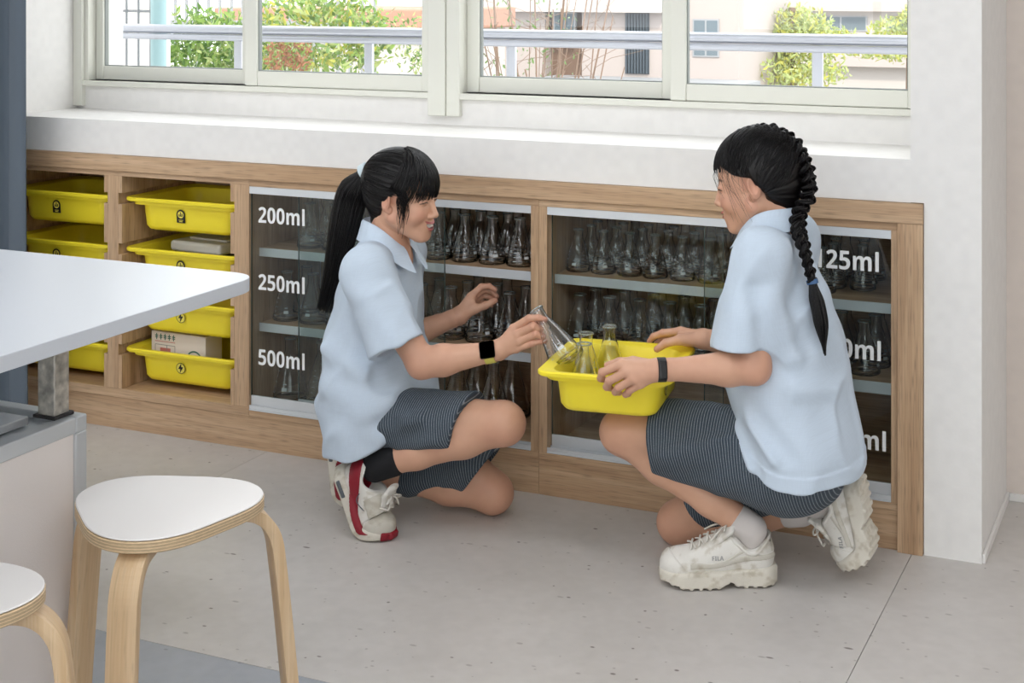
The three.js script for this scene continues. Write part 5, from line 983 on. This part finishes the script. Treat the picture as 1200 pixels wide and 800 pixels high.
  for (const sd of [1, -1]) for (let i = 0; i < 64; i++) { // side locks
    const az = sd * rr(0.95, 1.42), e0 = rr(0.7, 1.3), k = rr(1.02, 1.06), pts = []; for (let q = 0; q <= 8; q++) pts.push(capPoint(lerp(e0, 0.0, q / 8), az * lerp(0.7, 1, q / 8), k).applyMatrix4(headM));
    const end = V(lerp(0.05, 0.026, (Math.abs(az) - 0.95) / 0.47) + rr(-0.006, 0.006), 0, sd * (0.073 + rr(-0.003, 0.005))), len = (0.3 + 0.7 * rnd() * rnd()) * 0.135; for (let q = 1; q <= 6; q++) pts.push(V(end.x + 0.004 * Math.sin(q + i), 0.03 - len * q / 6, end.z - sd * 0.010 * (q / 6) ** 2).applyMatrix4(headM)); s.add(pts, 0.0014, 0.0005, 4);
  }
  part(h, 'fringe', s.geo(), hairMat);
  const tw = tie.clone().applyMatrix4(headM), curve = new THREE.CatmullRomCurve3([tw, A3(J.pt1), A3(J.pt2), A3(J.pt3), A3(J.pt4)]), pt = new Strands(), fr = curve.computeFrenetFrames(20);
  for (let i = 0; i < 620; i++) {
    const a = rr(0, 6.283), rad = Math.sqrt(rnd()), endT = rr(0.72, 1.0), pts = [], tw2 = rr(-0.5, 0.5);
    for (let q = 0; q <= 16; q++) { const u = q / 16 * endT, p = curve.getPoint(u), k = Math.round(u * 20), prof = 0.013 + 0.028 * sstep(0, 0.22, u) * (1 - 0.75 * sstep(0.35, 1, u)); const A2 = a + tw2 * u; p.addScaledVector(fr.normals[k], Math.cos(A2) * rad * prof).addScaledVector(fr.binormals[k], Math.sin(A2) * rad * prof); pts.push(p); }
    s; pt.add(pts, 0.0017, 0.0006, 4);
  }
  part(h, 'ponytail', pt.geo(), hairMat);
  band(V(-0.8, -0.45, 0), tw.clone().add(V(0.004, 0.0, 0)).toArray(), 0.009, 0.02, 0.013, std({ color: 0xcfdde2, roughness: 0.8 }), h, 'hair_tie', 'pale hair tie');
}

// ---------------------------------------------------------------- person with the braid
{
  const J = GR, t = thing('person', 'kneeling person with a long braid, pale blue shirt and white trainers, holding a yellow tray', 'person');
  const HC = V(J.ear[0] - 0.012, J.ear[1] + 0.003, 0.286), headM = headMatrix(HC, Math.PI + 0.05, 0.2, 0.0, 0.95);
  buildBody(t, J, GRH.L, GRH.R, headM, { smile: 0.8, open: 0.25, seed: 4 }, { calf: [0, 0, 0] });
  const E = [-0.918, 0.556, 0.462], ax = unit(J.sh, E), EF = mid3(J.shF, J.elF, 0.72), axF = unit(J.shF, J.elF);
  const torso = stack([[0.765, -0.888, 0.285, 0.05, 0.085], [0.735, -0.882, 0.285, 0.073, 0.122], [0.64, -0.869, 0.285, 0.104, 0.147], [0.54, -0.862, 0.285, 0.13, 0.16], [0.445, -0.856, 0.285, 0.142, 0.167], [0.315, -0.824, 0.29, 0.136, 0.18], [0.22, -0.818, 0.29, 0.138, 0.178]]);
  const sl = cone(J.sh, E, 0.052, 0.071), slF = cone(J.shF, EF, 0.057, 0.07), yoke = join([[cone(add3(J.neck, [0.004, -0.035, 0.03]), J.sh, 0.036, 0.05), 0], [cone(add3(J.neck, [0.004, -0.035, -0.03]), J.shF, 0.036, 0.05), 0.03]]);
  const nN = unit([0, 0, 0], [ax[0] + 0.28, ax[1], ax[2]]), cutN = planeCut(E, nN), cutF = planeCut(EF, axF), holeN = cone(add3(E, ax, -0.03), add3(E, ax, 0.06), 0.045, 0.069), holeF = cone(add3(EF, axF, -0.03), add3(EF, axF, 0.06), 0.045, 0.062);
  const neckHole = cone(add3(J.neck, [-0.004, -0.03, 0]), add3(J.neck, [-0.012, 0.08, 0]), 0.04, 0.06);
  const big = [fold([-0.87, 0.7, 0.5], [-0.85, 0.56, 0.5], 0.013, -0.01), fold([-0.84, 0.68, 0.47], [-0.8, 0.55, 0.44], 0.016, 0.008), fold([-0.9, 0.43, 0.47], [-0.81, 0.34, 0.48], 0.012, -0.012), fold([-0.93, 0.42, 0.46], [-0.84, 0.33, 0.48], 0.014, 0.008), fold([-0.95, 0.38, 0.42], [-0.9, 0.3, 0.45], 0.01, 0.008), fold([-0.93, 0.38, 0.44], [-0.88, 0.29, 0.46], 0.008, -0.008), fold([-0.8, 0.48, 0.45], [-0.7, 0.47, 0.36], 0.016, 0.006), fold([-0.86, 0.62, 0.44], [-0.76, 0.62, 0.4], 0.02, 0.006), fold([-0.98, 0.57, 0.45], [-0.96, 0.66, 0.45], 0.01, 0.005)];
  const hem = (x) => 0.262 + 0.85 * smax(0, -0.868 - x, 0.05) + 0.2 * smax(0, x + 0.76, 0.03);
  const shirt = (x, y, z) => {
    let b = smin(torso(x, y, z), yoke(x, y, z), 0.05); b = smax(b, hem(x) - y, 0.006);
    let s = smax(sl(x, y, z), cutN(x, y, z), 0.004); s = smax(s, -holeN(x, y, z), 0.003); let q = smax(slF(x, y, z), cutF(x, y, z), 0.004); q = smax(q, -holeF(x, y, z), 0.003);
    let d = smin(smin(b, s, 0.045), q, 0.035); d = smax(d, -neckHole(x, y, z), 0.004);
    if (Math.abs(d) < 0.03) { let w = 0; for (const g of big) w += g(x, y, z); w += 0.0022 * sstep(0.036, 0.03, y - hem(x)); d -= w + folds(x + 5, y, z, 0.9); }
    return d;
  };
  const sg = part(t, 'shirt', planarUV(meshField(shirt, [-1.06, 0.2, 0.02], [-0.64, 0.88, 0.58], 0.0042), (x, y, z) => [x + z * 0.7, y + z * 0.2]), shirtMat, 'pale blue short sleeved shirt');
  part(sg, 'collar', collarGeo([J.neck[0] - 0.003, J.neck[1] + 0.004, 0.285], V(-1, 0, 0), 0.057, 0.057, 0.05, 0.35, 0.045), shirtMat);
  const eN = [-1.148, 0.322, 0.37], kN = unit(J.hip, J.knee), eF = [-1.1, 0.11, 0.18], kF = unit(J.hipF, J.kneeF);
  const legN = join([[cone([-0.845, 0.283, 0.33], [-1.19, 0.324, 0.372], 0.116, 0.078), 0]]), legF = cone([-0.84, 0.27, 0.21], add3(eF, kF, 0.05), 0.105, 0.06), pel = ball([-0.835, 0.275, 0.29], [0.112, 0.1, 0.152]);
  const nK = unit([0, 0, 0], [-1, -0.08, 0.12]), cN = planeCut(eN, nK), cF = planeCut(eF, kF), hN = cone(add3(eN, kN, -0.035), add3(eN, kN, 0.06), 0.06, 0.071), hF = cone(add3(eF, kF, -0.06), add3(eF, kF, 0.06), 0.05, 0.056);
  const big2 = [fold([-1.1, 0.3, 0.45], [-0.95, 0.36, 0.45], 0.012, 0.008), fold([-1.05, 0.25, 0.44], [-0.93, 0.3, 0.47], 0.014, -0.007), fold([-1.02, 0.22, 0.44], [-0.88, 0.2, 0.45], 0.014, 0.007)];
  const shorts = (x, y, z) => { let a = smax(smax(legN(x, y, z), cN(x, y, z), 0.003), -hN(x, y, z), 0.003), b = smax(smax(legF(x, y, z), cF(x, y, z), 0.003), -hF(x, y, z), 0.003); let d = smin(smin(a, b, 0.015), pel(x, y, z), 0.03); if (Math.abs(d) < 0.03) { let w = 0; for (const g of big2) w += g(x, y, z); d -= w + folds(x + 9, y, z, 0.6); } return d; };
  part(t, 'culottes', planarUV(meshField(shorts, [-1.24, 0.03, 0.06], [-0.66, 0.44, 0.5], 0.0042), (x, y, z) => [x + 0.1 * y, y]), shortsMat, 'grey pinstriped culottes');
  const toeDir = unit(J.heel, J.toe), soleUp = unit([0, 0, 0], [J.ballF[1] - J.heelF[1], J.heelF[0] - J.ballF[0], 0]);
  const inN = add3(add3(J.heel, toeDir, 0.056), [0, 1, 0], 0.07), inF = add3(add3(J.heelF, unit(J.heelF, J.ballF), 0.056), soleUp, 0.07);
  for (const [k, a, p1] of [[J.knee, J.ank, inN], [J.kneeF, J.ankF, inF]]) { const d = unit(k, a), p0 = add3(a, d, -0.028); part(t, 'sock', planarUV(meshField(join([[cone(p0, a, 0.0345, 0.034), 0], [cone(a, p1, 0.034, 0.026), 0.01], [cone(p0, add3(p0, d, 0.012), 0.036, 0.036), 0.002]]), ...boundsOf([p0, a, p1], 0.05), 0.0035), (x, y, z) => [x + z, y]), sockWhite, 'white ankle sock'); }
  const look = { sole: soleWhite, upper: shoeWhite, band: bandWhite, lace: laceWhite, ink: std({ color: 0x9a9a98, roughness: 0.6 }) };
  { const d = A3(J.toe).sub(A3(J.heel)); shoe(t, { heel: J.heel, dir: d.toArray(), up: [0, 1, 0], L: 0.262, chunky: true, bend: 0, mir: 1, look, label: 'chunky white trainer' }); }
  { const d = A3(J.ballF).sub(A3(J.heelF)), up = V(d.y, -d.x, 0.0); shoe(t, { heel: add3(J.heelF, [0.005, 0, 0]), dir: d.toArray(), up: up.toArray(), L: 0.262, chunky: true, bend: 1.0, mir: -1, look, label: 'chunky white trainer' }); }
  // wrist band
  const fa = V(...unit(J.el, J.wr)), w = new THREE.Group(); w.name = 'fitness_band'; w.userData.label = 'black wrist band'; t.add(w);
  band(fa, mid3(J.el, J.wr, 0.98), 0.0228, 0.019, 0.0035, M.black, w, 'strap');
  { const n = V(-0.1, 0.2, 1); n.addScaledVector(fa, -n.dot(fa)).normalize(); const q = new THREE.Matrix4().makeBasis(fa, new THREE.Vector3().crossVectors(n, fa), n).setPosition(A3(mid3(J.el, J.wr, 0.98)).addScaledVector(n, 0.026)); part(w, 'tracker', new RoundedBoxGeometry(0.018, 0.04, 0.008, 3, 0.0035).applyMatrix4(q), phys({ color: 0x0b0b0d, roughness: 0.2 })); }
  // hair: drawn up into a plait along the crown, then hanging free
  const h = new THREE.Group(); h.name = 'hair'; h.userData.label = 'black hair plaited along the crown into a long braid'; t.add(h);
  const cap = hairCap([[-0.1, -0.04], [-0.05, -0.035], [-0.012, -0.024], [0.018, -0.006], [0.03, 0.03], [0.055, 0.066], [0.08, 0.09], [0.1, 0.12]], (x, y, z) => { const a = Math.atan2(x + 0.02, y + 0.02) * 9; return wave(a + Math.abs(z) * 20, 3) + 0.6 * wave(a * 2.7, 4); });
  cap.applyMatrix4(headM); part(h, 'scalp_hair', cap, hairMat);
  const s = new Strands();
  for (let i = 0; i < 700; i++) {
    const sd = rnd() < 0.5 ? -1 : 1, el = rr(-0.7, 1.1), az = sd * rr(0.3, 2.3), d0 = capDir(capPoint(el, az)), p0 = onCap(d0, 1); if (p0.x > 0.02 + p0.y * 0.8 || (p0.x > -0.035 && p0.y < 0.02)) continue;
    const th = clamp(1.45 + (0.06 - p0.x) * 9 + rr(-0.2, 0.2), 1.3, 3.5), d1 = V(Math.cos(th), Math.sin(th), 0), k = rr(1.0, 1.025), pts = []; for (let q = 0; q <= 10; q++) { const u = q / 10; pts.push(onCap(slerpDir(d0, d1, u), k + 0.03 * u * u).applyMatrix4(headM)); } s.add(pts, 0.001, 0.0012, 3);
  }
  for (let i = 0; i < 150; i++) { const az = -rr(-1.1, 1.35), e0 = rr(1.0, 1.45), e1 = rr(0.05, 0.3), k = rr(1.01, 1.05), pts = []; for (let q = 0; q <= 10; q++) { const u = q / 10; pts.push(capPoint(lerp(e0, e1, u), az * lerp(0.55, 1, u), k).applyMatrix4(headM)); } s.add(pts, 0.0013, 0.0006, 4); }
  for (let i = 0; i < 26; i++) { const az = -rr(0.2, 1.3), pts = [], len = rr(0.05, 0.13); for (let q = 0; q <= 7; q++) pts.push(capPoint(lerp(1.0, 0.1, q / 7), az, 1.03).applyMatrix4(headM)); const e = capPoint(0.1, az, 1.03); for (let q = 1; q <= 7; q++) { const u = q / 7; pts.push(V(e.x - 0.02 * u * u + 0.006 * Math.sin(u * 3 + i), e.y - len * u, e.z - 0.006 * Math.sin(u * 2.5)).applyMatrix4(headM)); } s.add(pts, 0.00045, 0.0002, 3); }
  part(h, 'front_strands', s.geo(), hairMat);
  const onHead = [[0.02, 0.122], [-0.015, 0.127], [-0.055, 0.121], [-0.09, 0.099], [-0.116, 0.06], [-0.126, 0.01], [-0.122, -0.04]].map(([x, y]) => V(x, y, 0).applyMatrix4(headM));
  const curve = new THREE.CatmullRomCurve3([...onHead, A3(J.br1), A3(J.br2), A3(J.br3)]), N = 190, b = new Strands(), len = curve.getLength(), rad = (u) => lerp(0.009, 0.0215, sstep(0, 0.3, u)) * lerp(1, 0.62, sstep(0.6, 1, u));
  const fr = []; { const across = V(0, 0, 1); for (let i = 0; i <= N; i++) { const T = curve.getTangentAt(i / N), out = new THREE.Vector3().crossVectors(across, T).normalize(); fr.push([curve.getPointAt(i / N), across.clone().addScaledVector(T, -across.dot(T)).normalize(), out]); } }
  for (let k = 0; k < 3; k++) for (let q = 0; q < 26; q++) {
    const a0 = rr(0, 6.283), r0 = q ? Math.sqrt(rnd()) * 0.52 : 0, pts = [];
    for (let i = 0; i <= N; i++) { const u = i / N, w = rad(u), ph = u * len / 0.062 * Math.PI * 2 / 1.0 + k * 2.0944, x = Math.sin(ph) * w * 0.72, y = Math.sin(2 * ph) * w * 0.36, [p, A, O] = fr[i]; pts.push(p.clone().addScaledVector(A, x + Math.cos(a0) * r0 * w).addScaledVector(O, y + Math.sin(a0) * r0 * w)); }
    b.add(pts, q ? 0.0022 : 0.0075, q ? 0.0016 : 0.005, q ? 4 : 7);
  }
  part(h, 'braid', b.geo(), hairMat);
  const tc = new THREE.CatmullRomCurve3([A3(J.br3), A3(J.br4), A3(J.br5)]), tl = new Strands();
  for (let i = 0; i < 260; i++) { const a = rr(0, 6.283), r0 = Math.sqrt(rnd()), eT = rr(0.7, 1.0), pts = []; for (let q = 0; q <= 12; q++) { const u = q / 12 * eT, w = (0.008 + 0.008 * sstep(0, 0.3, u)) * (1 - 0.85 * sstep(0.55, 1, u)); pts.push(tc.getPoint(u).add(V(Math.cos(a) * r0 * w, 0, Math.sin(a) * r0 * w))); } tl.add(pts, 0.0015, 0.0006, 4); }
  part(h, 'braid_tail', tl.geo(), hairMat);
  band(A3(J.br3).sub(A3(J.br2)), J.br3, 0.008, 0.01, 0.005, std({ color: 0x4a6a92, roughness: 0.7 }), h, 'hair_tie', 'blue hair tie');
}

// ---------------------------------------------------------------- the tray they share and the flasks in hand
{
  const tr = thing('storage_tray', 'yellow plastic tray held between the two kneeling persons', 'tray', [-1.235, 0.485, 0.37], 0.14);
  part(tr, 'shell', trayGeo(0.31, 0.335, 0.098), M.yellow);
  const st = boltSticker(tr, 0.1195, -0.05, 0.04); st.rotation.set(0, Math.PI / 2, 0);
  [[-1.288, 0.452, 0.4, 'beside the held flask'], [-1.322, 0.356, 1.6, 'between the two other upright ones'], [-1.297, 0.266, 2.4, 'at the far side']].forEach(([x, z, a, w]) => makeFlask(250, 'conical flask standing in the held tray, ' + w, [x, 0.3895, z], a, 'flasks standing in the held tray'));
  const top = A3(GL.flTop), base = A3(GL.flBase), up = top.clone().sub(base).normalize();
  const f = makeFlask(250, 'tilted conical flask held by its neck over the yellow tray', [0, 0, 0], 0);
  f.quaternion.setFromUnitVectors(V(0, 1, 0), up); f.position.copy(top).addScaledVector(up, -0.141);
}
scene.updateMatrixWorld(true);
renderer.render(scene, camera);
